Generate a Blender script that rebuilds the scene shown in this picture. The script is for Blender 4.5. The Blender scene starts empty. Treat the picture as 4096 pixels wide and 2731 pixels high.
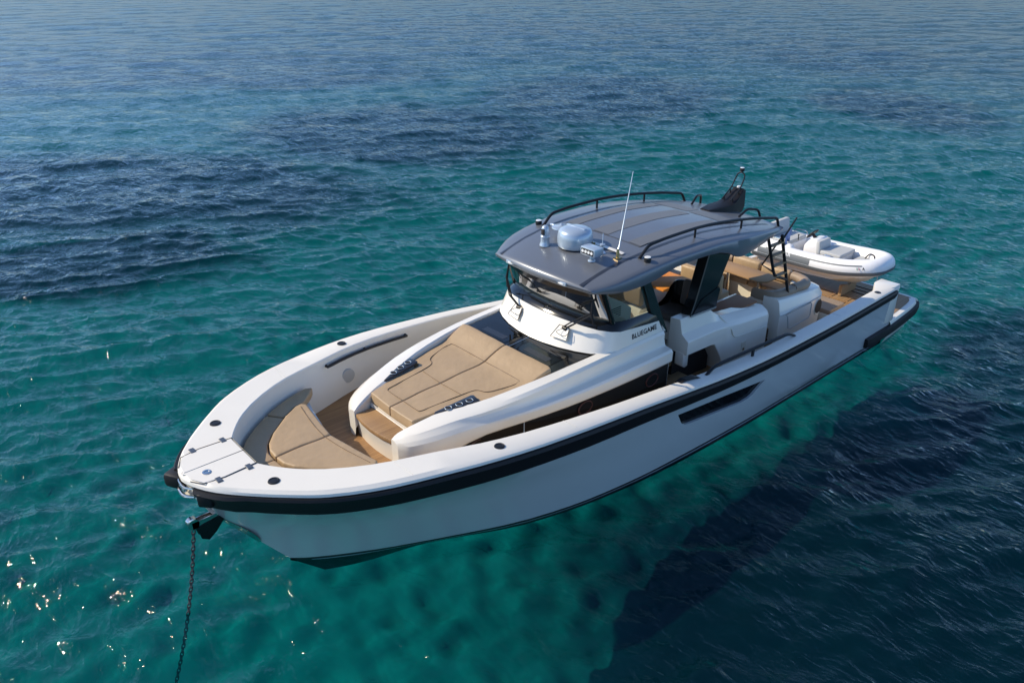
import bpy, bmesh, math, random
import numpy as np
from mathutils import Vector, Matrix, Euler
random.seed(4); rng = np.random.default_rng(7)
R = math.radians
sc = bpy.context.scene
col = sc.collection

# ------------------------------------------------------------------ camera
cam_d = bpy.data.cameras.new('camera')
cam = bpy.data.objects.new('camera', cam_d); col.objects.link(cam)
cam.location = (18.697, 8.846, 7.997)
cam.rotation_euler = (R(90 - 26.256), 0, R(228.75 - 90))
cam_d.sensor_width = 36; cam_d.lens = 3193.0 / 4096 * 36
cam_d.clip_start = 0.1; cam_d.clip_end = 20000
sc.camera = cam
# ------------------------------------------------------------------ sky, sun, exposure
AZ, EL = R(-52), R(36)
sun_dir = Vector((math.cos(AZ) * math.cos(EL), math.sin(AZ) * math.cos(EL), math.sin(EL)))
world = bpy.data.worlds.new('World'); sc.world = world; world.use_nodes = True
wn = world.node_tree
sky = wn.nodes.new('ShaderNodeTexSky'); sky.sky_type = 'NISHITA'; sky.sun_disc = False
sky.sun_elevation = EL; sky.sun_rotation = math.atan2(sun_dir.x, sun_dir.y)
sky.dust_density = 0.2; sky.air_density = 1.0; sky.ozone_density = 2.5
tint = wn.nodes.new('ShaderNodeMix'); tint.data_type = 'RGBA'; tint.blend_type = 'MULTIPLY'; tint.inputs[0].default_value = 1.0
gt = wn.nodes.new('ShaderNodeTexCoord'); gs = wn.nodes.new('ShaderNodeSeparateXYZ'); gr = wn.nodes.new('ShaderNodeMapRange'); gm = wn.nodes.new('ShaderNodeMix')
gm.data_type = 'RGBA'; gr.inputs[1].default_value = 0.02; gr.inputs[2].default_value = 0.45
gm.inputs[6].default_value = (.62, .78, 1.08, 1); gm.inputs[7].default_value = (.86, .94, 1.06, 1)   # clear blue down to the horizon
wn.links.new(gt.outputs['Generated'], gs.inputs[0]); wn.links.new(gs.outputs[2], gr.inputs[0]); wn.links.new(gr.outputs[0], gm.inputs[0]); wn.links.new(gm.outputs[2], tint.inputs[7])
wn.links.new(sky.outputs[0], tint.inputs[6]); wn.links.new(tint.outputs[2], wn.nodes['Background'].inputs[0])
wn.nodes['Background'].inputs[1].default_value = 0.15
sl = bpy.data.lights.new('sun', 'SUN'); sl.energy = 4.2; sl.angle = R(0.55); sl.color = (1, 0.88, 0.69)
so = bpy.data.objects.new('sun', sl); col.objects.link(so)
so.rotation_euler = sun_dir.to_track_quat('Z', 'Y').to_euler(); so.location = (30, -20, 40)
sc.view_settings.view_transform = 'Standard'; sc.view_settings.look = 'None'
sc.view_settings.exposure = 0.28; sc.view_settings.gamma = 1.0

# ------------------------------------------------------------------ materials
def nodes(name):
    m = bpy.data.materials.new(name); m.use_nodes = True
    nt = m.node_tree; return m, nt, nt.nodes['Principled BSDF']
def N(nt, t, **kw):
    n = nt.nodes.new(t)
    for k, v in kw.items():
        if k.startswith('i_'):
            key = k[2:]; key = int(key) if key.isdigit() else key
            n.inputs[key].default_value = v
        else: setattr(n, k, v)
    return n
def mat(name, c, rough=0.4, metal=0.0, coat=0.0, var=0.06, vscale=3.0, bump=0.0, bscale=60.0, spec=0.5):
    m, nt, b = nodes(name)
    tc = N(nt, 'ShaderNodeTexCoord')
    nz = N(nt, 'ShaderNodeTexNoise', i_Scale=vscale, i_Detail=5.0)
    nt.links.new(tc.outputs['Object'], nz.inputs['Vector'])
    mx = N(nt, 'ShaderNodeMix', data_type='RGBA')
    mx.inputs[6].default_value = tuple(x * (1 - var) for x in c) + (1,)
    mx.inputs[7].default_value = tuple(min(1, x * (1 + var)) for x in c) + (1,)
    nt.links.new(nz.outputs[0], mx.inputs[0]); nt.links.new(mx.outputs[2], b.inputs['Base Color'])
    b.inputs['Roughness'].default_value = rough; b.inputs['Metallic'].default_value = metal
    b.inputs['Coat Weight'].default_value = coat; b.inputs['Coat Roughness'].default_value = 0.08
    b.inputs['Specular IOR Level'].default_value = spec
    if bump:
        n2 = N(nt, 'ShaderNodeTexNoise', i_Scale=bscale, i_Detail=6.0)
        nt.links.new(tc.outputs['Object'], n2.inputs['Vector'])
        bp = N(nt, 'ShaderNodeBump', i_Strength=bump, i_Distance=0.02)
        nt.links.new(n2.outputs[0], bp.inputs['Height']); nt.links.new(bp.outputs[0], b.inputs['Normal'])
    return m
M = {}
M['white'] = mat('white_gelcoat', (.78, .74, .655), .28, coat=.4, var=.025)
M['deckwhite'] = mat('nonskid_white', (.765, .725, .645), .55, var=.03, bump=.15, bscale=220)
M['cream'] = mat('cream_gelcoat', (.70, .66, .55), .35, coat=.2, var=.03)
M['hull'] = mat('hull_grey', (.51, .54, .55), .16, coat=.8, var=.04, vscale=1.2)
M['boot'] = mat('antifouling_black', (.012, .012, .015), .5)
M['rubber'] = mat('black_rubber', (.008, .008, .010), .5, var=.2, vscale=8, bump=.1, bscale=90, spec=.3)
M['pane'] = mat('hull_window_pane', (.004, .005, .006), .08, spec=.25)
M['black'] = mat('black_gloss', (.006, .007, .008), .12, coat=.15, var=.1, spec=.4)
M['dark'] = mat('dark_void', (.012, .012, .013), .7)
M['satin'] = mat('black_satin', (.010, .010, .012), .42, var=.15, spec=.35)
M['hinge'] = mat('dark_steel', (.18, .18, .18), .35, metal=.8)
M['roof'] = mat('roof_metallic', (.150, .163, .185), .36, metal=.3, coat=.25, var=.05, vscale=1.5)
M['roofdark'] = mat('roof_matte', (.140, .145, .152), .5, var=.07)
M['groove'] = mat('roof_groove', (.03, .036, .05), .35)
M['alu'] = mat('silver_paint', (.42, .50, .58), .28, metal=.35, coat=.4)
M['steel'] = mat('stainless', (.62, .60, .57), .16, metal=1.0, var=.06, vscale=9)
M['gold'] = mat('brass', (.62, .45, .22), .25, metal=1.0)
M['chain'] = mat('galvanised_chain', (.075, .075, .08), .55, metal=.5, var=.4, vscale=30)
M['wine'] = mat('dark_red_trim', (.07, .022, .02), .5)
M['tray'] = mat('navy_tray', (.016, .017, .022), .35, coat=.2)
M['tan'] = mat('tan_leather', (.405, .283, .160), .52, var=.10, vscale=4, bump=.5, bscale=8)
M['tan_shaded'] = mat('tan_leather_shaded', (.28, .205, .14), .55, var=.09, vscale=4, bump=.28, bscale=16)  # same leather as tan, with its look in shade put into the colour
M['stitch'] = mat('dark_piping', (.13, .085, .05), .7)
M['charcoal'] = mat('charcoal_fabric', (.085, .072, .062), .75, var=.12, bump=.3, bscale=120)
M['pillow'] = mat('beige_linen', (.47, .41, .33), .8, var=.1, bump=.5, bscale=10)
M['brown'] = mat('brown_counter', (.27, .12, .055), .6, var=.12, vscale=6, spec=.2)
M['hyp'] = mat('tender_white', (.82, .81, .80), .42, var=.02, bump=.06, bscale=25)
M['hypgrey'] = mat('tender_grey', (.13, .145, .155), .5)
M['ltgrey'] = mat('tender_seat_grey', (.48, .48, .46), .6, var=.04, bump=.15, bscale=60)
M['tcream'] = mat('tender_hull_cream', (.74, .69, .60), .35, coat=.2)
M['flagblue'] = mat('flag_cloth', (.52, .50, .72), .8)
M['red'] = mat('red_mark', (.5, .03, .05), .5); M['green'] = mat('green_mark', (.03, .25, .10), .5)
M['light'] = mat('lens_white', (.8, .8, .78), .2, coat=.5)
M['skin'] = mat('dash_cream', (.62, .58, .47), .5, var=.04)

def teak(name, base, dark, axis=1, pitch=.055, caulk=.10, line=(.012, .01, .008)):
    m, nt, b = nodes(name); L = nt.links.new
    tc = N(nt, 'ShaderNodeTexCoord'); sp = N(nt, 'ShaderNodeSeparateXYZ'); L(tc.outputs['Object'], sp.inputs[0])
    d = N(nt, 'ShaderNodeMath', operation='DIVIDE', i_1=pitch); L(sp.outputs[axis], d.inputs[0])
    fr = N(nt, 'ShaderNodeMath', operation='FRACT'); L(d.outputs[0], fr.inputs[0])
    fl = N(nt, 'ShaderNodeMath', operation='FLOOR'); L(d.outputs[0], fl.inputs[0])
    lt = N(nt, 'ShaderNodeMath', operation='LESS_THAN', i_1=caulk); L(fr.outputs[0], lt.inputs[0])
    wn_ = N(nt, 'ShaderNodeTexWhiteNoise', noise_dimensions='1D'); L(fl.outputs[0], wn_.inputs['W'])
    mp = N(nt, 'ShaderNodeMapping'); L(tc.outputs['Object'], mp.inputs[0])
    s = [40, 40, 8]; s[1 - axis] = 2.5; mp.inputs['Scale'].default_value = s
    nz = N(nt, 'ShaderNodeTexNoise', i_Scale=1.0, i_Detail=6.0, i_Roughness=.65); L(mp.outputs[0], nz.inputs['Vector'])
    n3 = N(nt, 'ShaderNodeTexNoise', i_Scale=1.6, i_Detail=3.0); L(tc.outputs['Object'], n3.inputs['Vector'])
    a1 = N(nt, 'ShaderNodeMath', operation='MULTIPLY_ADD', i_1=.45, i_2=0); L(wn_.outputs[0], a1.inputs[0])
    a2 = N(nt, 'ShaderNodeMath', operation='MULTIPLY_ADD', i_1=.7); L(nz.outputs[0], a2.inputs[0]); L(a1.outputs[0], a2.inputs[2])
    a3 = N(nt, 'ShaderNodeMath', operation='MULTIPLY_ADD', i_1=.5, ); L(n3.outputs[0], a3.inputs[0]); L(a2.outputs[0], a3.inputs[2])
    a4 = N(nt, 'ShaderNodeMath', operation='SUBTRACT', i_1=.35); a4.use_clamp = True; L(a3.outputs[0], a4.inputs[0])
    mx = N(nt, 'ShaderNodeMix', data_type='RGBA'); mx.inputs[6].default_value = dark + (1,); mx.inputs[7].default_value = base + (1,)
    L(a4.outputs[0], mx.inputs[0])
    m2 = N(nt, 'ShaderNodeMix', data_type='RGBA'); m2.inputs[7].default_value = line + (1,)
    L(lt.outputs[0], m2.inputs[0]); L(mx.outputs[2], m2.inputs[6]); L(m2.outputs[2], b.inputs['Base Color'])
    b.inputs['Roughness'].default_value = .55
    return m
M['teak'] = teak('teak_deck', (.40, .22, .09), (.22, .115, .045), 1, .05, .05, (.10, .055, .025))
M['teakgrey'] = teak('weathered_teak', (.38, .245, .125), (.235, .145, .07), 1, .05, .07, (.12, .075, .04))
M['teaky'] = teak('teak_step', (.40, .235, .10), (.25, .14, .06), 1, .05, .05, (.13, .07, .03))
M['table'] = teak('varnished_teak', (.80, .30, .04), (.66, .22, .025), 0, .35, .004, (.2, .09, .02))
M['table2'] = teak('oiled_teak', (.42, .25, .11), (.29, .165, .07), 0, .4, .004, (.2, .1, .03))

def glass(name, tint, trans, refl=0.0):
    m = bpy.data.materials.new(name); m.use_nodes = True; nt = m.node_tree; nt.nodes.clear(); L = nt.links.new
    o = N(nt, 'ShaderNodeOutputMaterial'); t = N(nt, 'ShaderNodeBsdfTransparent'); t.inputs[0].default_value = tint + (1,)
    g = N(nt, 'ShaderNodeBsdfGlossy', i_Roughness=.02); g.inputs[0].default_value = (1, 1, 1, 1)
    fr = N(nt, 'ShaderNodeFresnel', i_IOR=1.5)
    d = N(nt, 'ShaderNodeBsdfDiffuse'); d.inputs[0].default_value = (.012, .013, .014, 1)
    m1 = N(nt, 'ShaderNodeMixShader', i_0=1 - trans); m2 = N(nt, 'ShaderNodeMixShader')
    L(t.outputs[0], m1.inputs[1]); L(d.outputs[0], m1.inputs[2]); L(fr.outputs[0], m2.inputs[0])
    ad = N(nt, 'ShaderNodeMath', operation='MAXIMUM', i_1=refl); L(fr.outputs[0], ad.inputs[0]); L(ad.outputs[0], m2.inputs[0])
    L(m1.outputs[0], m2.inputs[1]); L(g.outputs[0], m2.inputs[2]); L(m2.outputs[0], o.inputs[0])
    return m
M['glass'] = glass('side_glass', (.62, .68, .64), .92, .05)
M['wglass'] = glass('windscreen_glass', (.22, .23, .22), .85, .42)
M['smoke'] = glass('smoked_glass', (.16, .14, .13), .30)
M['hatchglass'] = glass('hatch_glass', (.10, .11, .13), .5)

# ------------------------------------------------------------------ helpers
def link(name, me, m, parent=None, loc=None):
    o = bpy.data.objects.new(name, me); col.objects.link(o)
    if m is not None:
        for x in (m if isinstance(m, (list, tuple)) else [m]): me.materials.append(x)
    if parent is not None:
        o.parent = parent
        if parent.type == 'EMPTY' and parent.get('world_kids'): o.location = -parent.location
    if loc is not None: o.location = loc
    return o
def shade(me, ang=32):
    me.polygons.foreach_set('use_smooth', [True] * len(me.polygons))
    me.set_sharp_from_angle(angle=R(ang)); me.update()
class B:
    "collects geometry in a bmesh, then links it as one mesh object"
    def __init__(s): s.bm = bmesh.new()
    def poly(s, v, f, mi=0):
        vs = [s.bm.verts.new(p) for p in v]
        for q in f:
            try: s.bm.faces.new([vs[i] for i in q]).material_index = mi
            except ValueError: pass
        return vs
    def loft(s, rows, closed=False, cap=False, mi=0):
        n = len(rows[0]); vs = [[s.bm.verts.new(p) for p in r] for r in rows]
        for i in range(len(rows) - 1):
            for j in range(n if closed else n - 1):
                k = (j + 1) % n
                s.bm.faces.new((vs[i][j], vs[i + 1][j], vs[i + 1][k], vs[i][k])).material_index = mi
        if cap:
            s.bm.faces.new(vs[0][::-1]).material_index = mi; s.bm.faces.new(vs[-1]).material_index = mi
        return vs
    def box(s, lo, hi, r=0.0, seg=2, mi=0, rot=None):
        b = bmesh.new(); bmesh.ops.create_cube(b, size=1)
        c = [(lo[i] + hi[i]) / 2 for i in range(3)]; d = [hi[i] - lo[i] for i in range(3)]
        for v in b.verts: v.co = Vector((v.co.x * d[0], v.co.y * d[1], v.co.z * d[2]))
        if r: bmesh.ops.bevel(b, geom=b.edges[:], offset=r, segments=seg, profile=.5, affect='EDGES')
        if rot is not None: bmesh.ops.rotate(b, verts=b.verts, cent=(0, 0, 0), matrix=rot)
        bmesh.ops.translate(b, verts=b.verts, vec=c); s.merge(b, mi); return s
    def merge(s, b, mi=0):
        t = bpy.data.meshes.new('t'); b.to_mesh(t); b.free()
        n = len(s.bm.faces); s.bm.from_mesh(t); bpy.data.meshes.remove(t)
        s.bm.faces.ensure_lookup_table()
        for f in s.bm.faces[n:]: f.material_index = mi
    def prism(s, pts, ax, a, b_, r=0.0, seg=2, mi=0):
        "polygon in the plane normal to ax, pushed from a to b_"
        b = bmesh.new()
        def P(p, h):
            q = list(p); q.insert(ax, h); return q
        n = len(pts)
        A = [b.verts.new(P(p, a)) for p in pts]; Z = [b.verts.new(P(p, b_)) for p in pts]
        b.faces.new(A[::-1]); b.faces.new(Z)
        for i in range(n): b.faces.new((A[i], A[(i + 1) % n], Z[(i + 1) % n], Z[i]))
        bmesh.ops.recalc_face_normals(b, faces=b.faces)
        if r: bmesh.ops.bevel(b, geom=b.edges[:], offset=r, segments=seg, profile=.5, affect='EDGES', clamp_overlap=True)
        s.merge(b, mi); return s
    def tube(s, pts, r, n=8, closed=False, mi=0, cap=True):
        P = [Vector(p) for p in pts]; rr = r if isinstance(r, (list, tuple)) else [r] * len(P)
        rows = []; up = None
        for i, p in enumerate(P):
            if closed: t = P[(i + 1) % len(P)] - P[i - 1]
            else: t = P[min(i + 1, len(P) - 1)] - P[max(i - 1, 0)]
            t.normalize()
            if up is None:
                up = t.orthogonal().normalized() if abs(t.z) > .9 else Vector((0, 0, 1))
            u = (up - t * up.dot(t)).normalized(); w = t.cross(u); up = u
            rows.append([p + (u * math.cos(2 * math.pi * k / n) + w * math.sin(2 * math.pi * k / n)) * rr[i] for k in range(n)])
        if closed: rows.append(rows[0])
        s.loft(rows, closed=True, cap=cap and not closed, mi=mi); return s
    def lathe(s, prof, c=(0, 0, 0), n=24, axis='Z', mi=0):
        rows = []
        for r, h in prof:
            row = []
            for k in range(n):
                a = 2 * math.pi * k / n; x, y = r * math.cos(a), r * math.sin(a)
                p = (x, y, h) if axis == 'Z' else ((h, x, y) if axis == 'X' else (x, h, y))
                row.append(Vector(p) + Vector(c))
            rows.append(row)
        s.loft(rows, closed=True, cap=True, mi=mi); return s
    def mirror(s):
        g = bmesh.ops.duplicate(s.bm, geom=s.bm.verts[:] + s.bm.edges[:] + s.bm.faces[:])['geom']
        for v in g:
            if isinstance(v, bmesh.types.BMVert): v.co.y = -v.co.y
        bmesh.ops.reverse_faces(s.bm, faces=[f for f in g if isinstance(f, bmesh.types.BMFace)])
        return s
    def done(s, name, m, parent=None, ang=32, weld=0.0005, recalc=True, loc=None):
        if weld: bmesh.ops.remove_doubles(s.bm, verts=s.bm.verts, dist=weld)
        bmesh.ops.dissolve_degenerate(s.bm, edges=s.bm.edges, dist=1e-5)
        if recalc: bmesh.ops.recalc_face_normals(s.bm, faces=s.bm.faces)
        me = bpy.data.meshes.new(name); s.bm.to_mesh(me); s.bm.free(); shade(me, ang)
        return link(name, me, m, parent, loc)
def pchip(pts):
    a = np.array(sorted(pts), float); x, y = a[:, 0], a[:, 1]; h = np.diff(x); d = np.diff(y) / h
    m = np.zeros(len(x)); m[0], m[-1] = d[0], d[-1]
    for i in range(1, len(x) - 1):
        if d[i - 1] * d[i] > 0:
            w1, w2 = 2 * h[i] + h[i - 1], h[i] + 2 * h[i - 1]; m[i] = (w1 + w2) / (w1 / d[i - 1] + w2 / d[i])
    def f(q):
        q = min(max(q, x[0]), x[-1]); i = min(max(int(np.searchsorted(x, q)) - 1, 0), len(x) - 2)
        t = (q - x[i]) / h[i]
        return float((2*t**3-3*t*t+1)*y[i] + (t**3-2*t*t+t)*h[i]*m[i] + (-2*t**3+3*t*t)*y[i+1] + (t**3-t*t)*h[i]*m[i+1])
    return f
def sq(pts):
    g = pchip([(x, y * y) for x, y in pts]); return lambda q: math.sqrt(max(0.0, g(q)))
def smooth_path(pts, n=8, closed=False):
    P = [Vector(p) for p in pts]; out = []; L = len(P)
    for i in range(L if closed else L - 1):
        p0 = P[i - 1] if (i > 0 or closed) else P[0]; p1 = P[i]; p2 = P[(i + 1) % L]
        p3 = P[(i + 2) % L] if (closed or i + 2 < L) else P[-1]
        for k in range(n):
            t = k / n
            out.append(.5 * ((2*p1) + (p2-p0)*t + (2*p0-5*p1+4*p2-p3)*t*t + (3*p1-p0-3*p2+p3)*t**3))
    if not closed: out.append(P[-1])
    return out
def fillet(pts, r=.08, n=5):
    "round the corners of an open polyline"
    P = [Vector(p) for p in pts]; out = [P[0]]
    for i in range(1, len(P) - 1):
        a, b = (P[i-1] - P[i]), (P[i+1] - P[i]); k = min(r, a.length * .45, b.length * .45)
        A, C = P[i] + a.normalized() * k, P[i] + b.normalized() * k
        for j in range(n + 1):
            t = j / n; out.append(A * (1-t)**2 + P[i] * 2*t*(1-t) + C * t*t)
    out.append(P[-1]); return out
def thing(name, label, cat, loc, world_kids=False, group=None, rotz=0):
    o = bpy.data.objects.new(name, None); col.objects.link(o); o.location = loc; o.rotation_euler = (0, 0, rotz)
    o['label'] = label; o['category'] = cat
    if group: o['group'] = group
    if world_kids: o['world_kids'] = 1
    return o
def tag(o, label, cat, group=None):
    o['label'] = label; o['category'] = cat
    if group: o['group'] = group
    return o
def text_mesh(txt, size, ext, bold=0.0, space=1.0):
    cu = bpy.data.curves.new('t', 'FONT'); cu.body = txt; cu.size = size; cu.extrude = ext; cu.offset = bold
    cu.space_character = space; cu.align_x = 'CENTER'; cu.align_y = 'CENTER'
    o = bpy.data.objects.new('t', cu); col.objects.link(o); bpy.context.view_layer.update()
    me = bpy.data.meshes.new_from_object(o.evaluated_get(bpy.context.evaluated_depsgraph_get()))
    bpy.data.objects.remove(o); bpy.data.curves.remove(cu); return me
def frame(o, origin, xdir, ydir):
    "place a mesh so that its local x and y follow the two directions"
    x = Vector(xdir).normalized(); y = Vector(ydir); z = x.cross(y).normalized(); y = z.cross(x)
    me = o.data; me.transform(Matrix((x, y, z)).transposed().to_4x4()); me.transform(Matrix.Translation(Vector(origin)))

# ------------------------------------------------------------------ the sea
def axis_coords(lo, hi, d, far, GR=1.02):
    a = list(np.arange(lo, hi + d / 2, d)); s = d; x = a[-1]
    while x < far: s *= GR; x += s; a.append(x)
    s = d; x = a[0]; b = []
    while x > -far: s *= GR; x -= s; b.append(x)
    return np.array(b[::-1] + a)
gx = axis_coords(-9, 20, .075, 6000); gy = axis_coords(-13, 8.5, .075, 6000)
X, Y = np.meshgrid(gx, gy, indexing='ij')
DX = np.gradient(gx)[:, None]; DY = np.gradient(gy)[None, :]
Zs = np.zeros_like(X); OX = np.zeros_like(X); OY = np.zeros_like(X)
nw = 150; wd = math.atan2(.92, .35)
for i in range(nw):
    lam = .27 * (8.0 / .27) ** (i / (nw - 1)) * rng.uniform(.92, 1.08); k = 2 * math.pi / lam
    th = wd + rng.normal(0, .48) + (math.pi if rng.random() < .15 else 0)
    kx, ky = k * math.cos(th), k * math.sin(th)
    slope = .034 * (1 if lam < .8 else (.8 / lam) ** .8)
    att = np.clip((lam / np.maximum(DX, DY) - 1.0) / 1.4, 0, 1)
    ph = kx * X + ky * Y + rng.uniform(0, 2 * math.pi)
    A = slope / k * att
    Zs += A * np.cos(ph); OX -= .95 * A * math.cos(th) * np.sin(ph); OY -= .95 * A * math.sin(th) * np.sin(ph)
V = np.stack([X + OX, Y + OY, Zs], -1).reshape(-1, 3).astype(np.float32)
nx, ny = X.shape; idx = np.arange(nx * ny).reshape(nx, ny)
F = np.stack([idx[:-1, :-1], idx[1:, :-1], idx[1:, 1:], idx[:-1, 1:]], -1).reshape(-1, 4).astype(np.int32)
def grid_mesh(name, V, F):
    me = bpy.data.meshes.new(name); me.vertices.add(len(V)); me.vertices.foreach_set('co', V.ravel())
    me.loops.add(F.size); me.loops.foreach_set('vertex_index', F.ravel()); me.polygons.add(len(F))
    me.polygons.foreach_set('loop_start', np.arange(0, F.size, 4, dtype=np.int32))
    me.polygons.foreach_set('loop_total', np.full(len(F), 4, dtype=np.int32))
    me.polygons.foreach_set('use_smooth', np.ones(len(F), dtype=bool)); me.update(calc_edges=True); return me

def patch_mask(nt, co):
    "seagrass beds, widened beside the hull to blend its shadow: soft ellipses on the bottom with ragged, noise-warped edges"
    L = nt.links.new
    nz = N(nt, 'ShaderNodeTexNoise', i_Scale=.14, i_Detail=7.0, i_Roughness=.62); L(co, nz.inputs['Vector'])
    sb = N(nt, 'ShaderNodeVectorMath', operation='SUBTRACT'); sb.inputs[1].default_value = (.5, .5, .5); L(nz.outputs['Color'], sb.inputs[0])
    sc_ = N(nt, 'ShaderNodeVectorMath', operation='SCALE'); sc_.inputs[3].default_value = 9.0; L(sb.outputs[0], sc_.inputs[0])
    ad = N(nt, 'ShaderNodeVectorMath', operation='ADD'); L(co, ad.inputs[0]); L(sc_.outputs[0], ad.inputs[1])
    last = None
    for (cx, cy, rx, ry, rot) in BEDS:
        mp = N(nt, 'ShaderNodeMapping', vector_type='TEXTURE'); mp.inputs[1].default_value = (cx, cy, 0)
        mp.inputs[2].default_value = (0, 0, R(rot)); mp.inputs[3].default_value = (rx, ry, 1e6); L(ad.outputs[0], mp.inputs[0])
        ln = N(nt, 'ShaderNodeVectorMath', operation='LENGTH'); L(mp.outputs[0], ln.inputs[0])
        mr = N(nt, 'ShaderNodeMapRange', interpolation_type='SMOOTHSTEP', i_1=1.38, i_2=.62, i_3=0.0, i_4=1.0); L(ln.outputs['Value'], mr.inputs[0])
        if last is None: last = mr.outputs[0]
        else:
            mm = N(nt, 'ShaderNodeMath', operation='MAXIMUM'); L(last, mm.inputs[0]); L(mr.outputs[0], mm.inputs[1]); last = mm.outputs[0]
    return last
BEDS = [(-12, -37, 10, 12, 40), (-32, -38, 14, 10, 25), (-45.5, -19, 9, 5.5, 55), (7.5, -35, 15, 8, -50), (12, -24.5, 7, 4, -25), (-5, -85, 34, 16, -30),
        (-18, -66, 14, 8, -35), (-75, -40, 18, 9, 35), (3.5, 6.2, 10.5, 5.6, -12), (-5.5, 4.6, 7, 4.4, 8), (11, 5.0, 3.6, 2.6, -25), (-70, -90, 30, 12, -45)]  # beds beside the hull are widened over its cast shadow to blend the edge
def water_material():
    m = bpy.data.materials.new('sea_water'); m.use_nodes = True; nt = m.node_tree; nt.nodes.clear(); L = nt.links.new
    out = N(nt, 'ShaderNodeOutputMaterial'); tc = N(nt, 'ShaderNodeTexCoord'); co = tc.outputs['Object']
    mp = N(nt, 'ShaderNodeMapping'); mp.inputs[2].default_value = (0, 0, -wd); mp.inputs[3].default_value = (1.0, .5, 1); L(co, mp.inputs[0])
    def ridge(scale, det):
        n = N(nt, 'ShaderNodeTexNoise', i_Scale=scale, i_Detail=det, i_Roughness=.5, i_Distortion=.35); L(mp.outputs[0], n.inputs['Vector'])
        a = N(nt, 'ShaderNodeMath', operation='MULTIPLY_ADD', i_1=2.0, i_2=-1.0); L(n.outputs[0], a.inputs[0])
        b = N(nt, 'ShaderNodeMath', operation='ABSOLUTE'); L(a.outputs[0], b.inputs[0])
        c = N(nt, 'ShaderNodeMath', operation='SUBTRACT', i_0=1.0); L(b.outputs[0], c.inputs[1]); return c.outputs[0]
    r1, r2 = ridge(1.9, 3.0), ridge(5.0, 4.0)
    big = N(nt, 'ShaderNodeTexNoise', i_Scale=.55, i_Detail=3.0); L(mp.outputs[0], big.inputs['Vector'])
    s1 = N(nt, 'ShaderNodeMath', operation='MULTIPLY_ADD', i_1=.36); L(r2, s1.inputs[0]); L(r1, s1.inputs[2])
    s2 = N(nt, 'ShaderNodeMath', operation='MULTIPLY_ADD', i_1=1.0); L(big.outputs[0], s2.inputs[0]); L(s1.outputs[0], s2.inputs[2])
    bp = N(nt, 'ShaderNodeBump', i_Strength=1.0, i_Distance=.075); 
    far = N(nt, 'ShaderNodeTexNoise', i_Scale=.20, i_Detail=4.0, i_Roughness=.7); L(mp.outputs[0], far.inputs['Vector'])
    s3 = N(nt, 'ShaderNodeMath', operation='MULTIPLY_ADD', i_1=3.5); L(far.outputs[0], s3.inputs[0]); L(s2.outputs[0], s3.inputs[2]); L(s3.outputs[0], bp.inputs['Height'])
    df = N(nt, 'ShaderNodeBsdfDiffuse'); df.inputs[0].default_value = (.0005, .06, .075, 1)
    tr = N(nt, 'ShaderNodeBsdfTransparent'); tr.inputs[0].default_value = (.05, .56, .59, 1)
    body = N(nt, 'ShaderNodeMixShader', i_0=.86); L(df.outputs[0], body.inputs[1]); L(tr.outputs[0], body.inputs[2])
    gl = N(nt, 'ShaderNodeBsdfGlossy', i_Roughness=.04); gl.inputs[0].default_value = (1, 1, 1, 1); L(bp.outputs[0], gl.inputs['Normal'])
    fr = N(nt, 'ShaderNodeFresnel', i_IOR=1.23); L(bp.outputs[0], fr.inputs['Normal'])
    mx = N(nt, 'ShaderNodeMixShader'); mn = N(nt, 'ShaderNodeMath', operation='MINIMUM', i_1=.34); L(fr.outputs[0], mn.inputs[0]); L(mn.outputs[0], mx.inputs[0]); L(body.outputs[0], mx.inputs[1]); L(gl.outputs[0], mx.inputs[2])
    L(mx.outputs[0], out.inputs[0]); return m
sea = link('sea_water', grid_mesh('sea_water', V, F), water_material()); sea['kind'] = 'structure'
def bed_material():
    m, nt, b = nodes('sandy_seabed'); L = nt.links.new; tc = N(nt, 'ShaderNodeTexCoord'); co = tc.outputs['Object']
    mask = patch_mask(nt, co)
    nz = N(nt, 'ShaderNodeTexNoise', i_Scale=.9, i_Detail=6.0, i_Roughness=.6); L(co, nz.inputs['Vector'])
    c1 = N(nt, 'ShaderNodeMix', data_type='RGBA'); c1.inputs[6].default_value = (.25, .35, .29, 1); c1.inputs[7].default_value = (.34, .44, .38, 1); L(nz.outputs[0], c1.inputs[0])
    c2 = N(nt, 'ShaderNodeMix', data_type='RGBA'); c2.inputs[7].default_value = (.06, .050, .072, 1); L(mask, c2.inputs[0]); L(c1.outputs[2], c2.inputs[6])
    # the bottom drops away from the anchorage: deeper, darker blue water far out
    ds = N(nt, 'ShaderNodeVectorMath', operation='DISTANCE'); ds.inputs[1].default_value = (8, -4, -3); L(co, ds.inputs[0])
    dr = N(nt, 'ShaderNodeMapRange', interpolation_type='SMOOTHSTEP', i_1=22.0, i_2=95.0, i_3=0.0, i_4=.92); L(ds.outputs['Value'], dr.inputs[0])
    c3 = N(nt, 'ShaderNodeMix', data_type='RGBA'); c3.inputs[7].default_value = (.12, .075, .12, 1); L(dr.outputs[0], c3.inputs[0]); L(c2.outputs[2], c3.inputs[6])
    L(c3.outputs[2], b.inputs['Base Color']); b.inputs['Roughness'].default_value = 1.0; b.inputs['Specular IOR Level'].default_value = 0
    return m
bx = axis_coords(-8, 16, .14, 6000, 1.06); by = axis_coords(-8, 9, .14, 6000, 1.06); BX, BY = np.meshgrid(bx, by, indexing='ij')
BZ = -3.1 + .06 * np.sin(BX * .7 + 1) * np.cos(BY * .55) + .04 * np.sin(BX * 1.9 + BY * 1.3)
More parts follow.
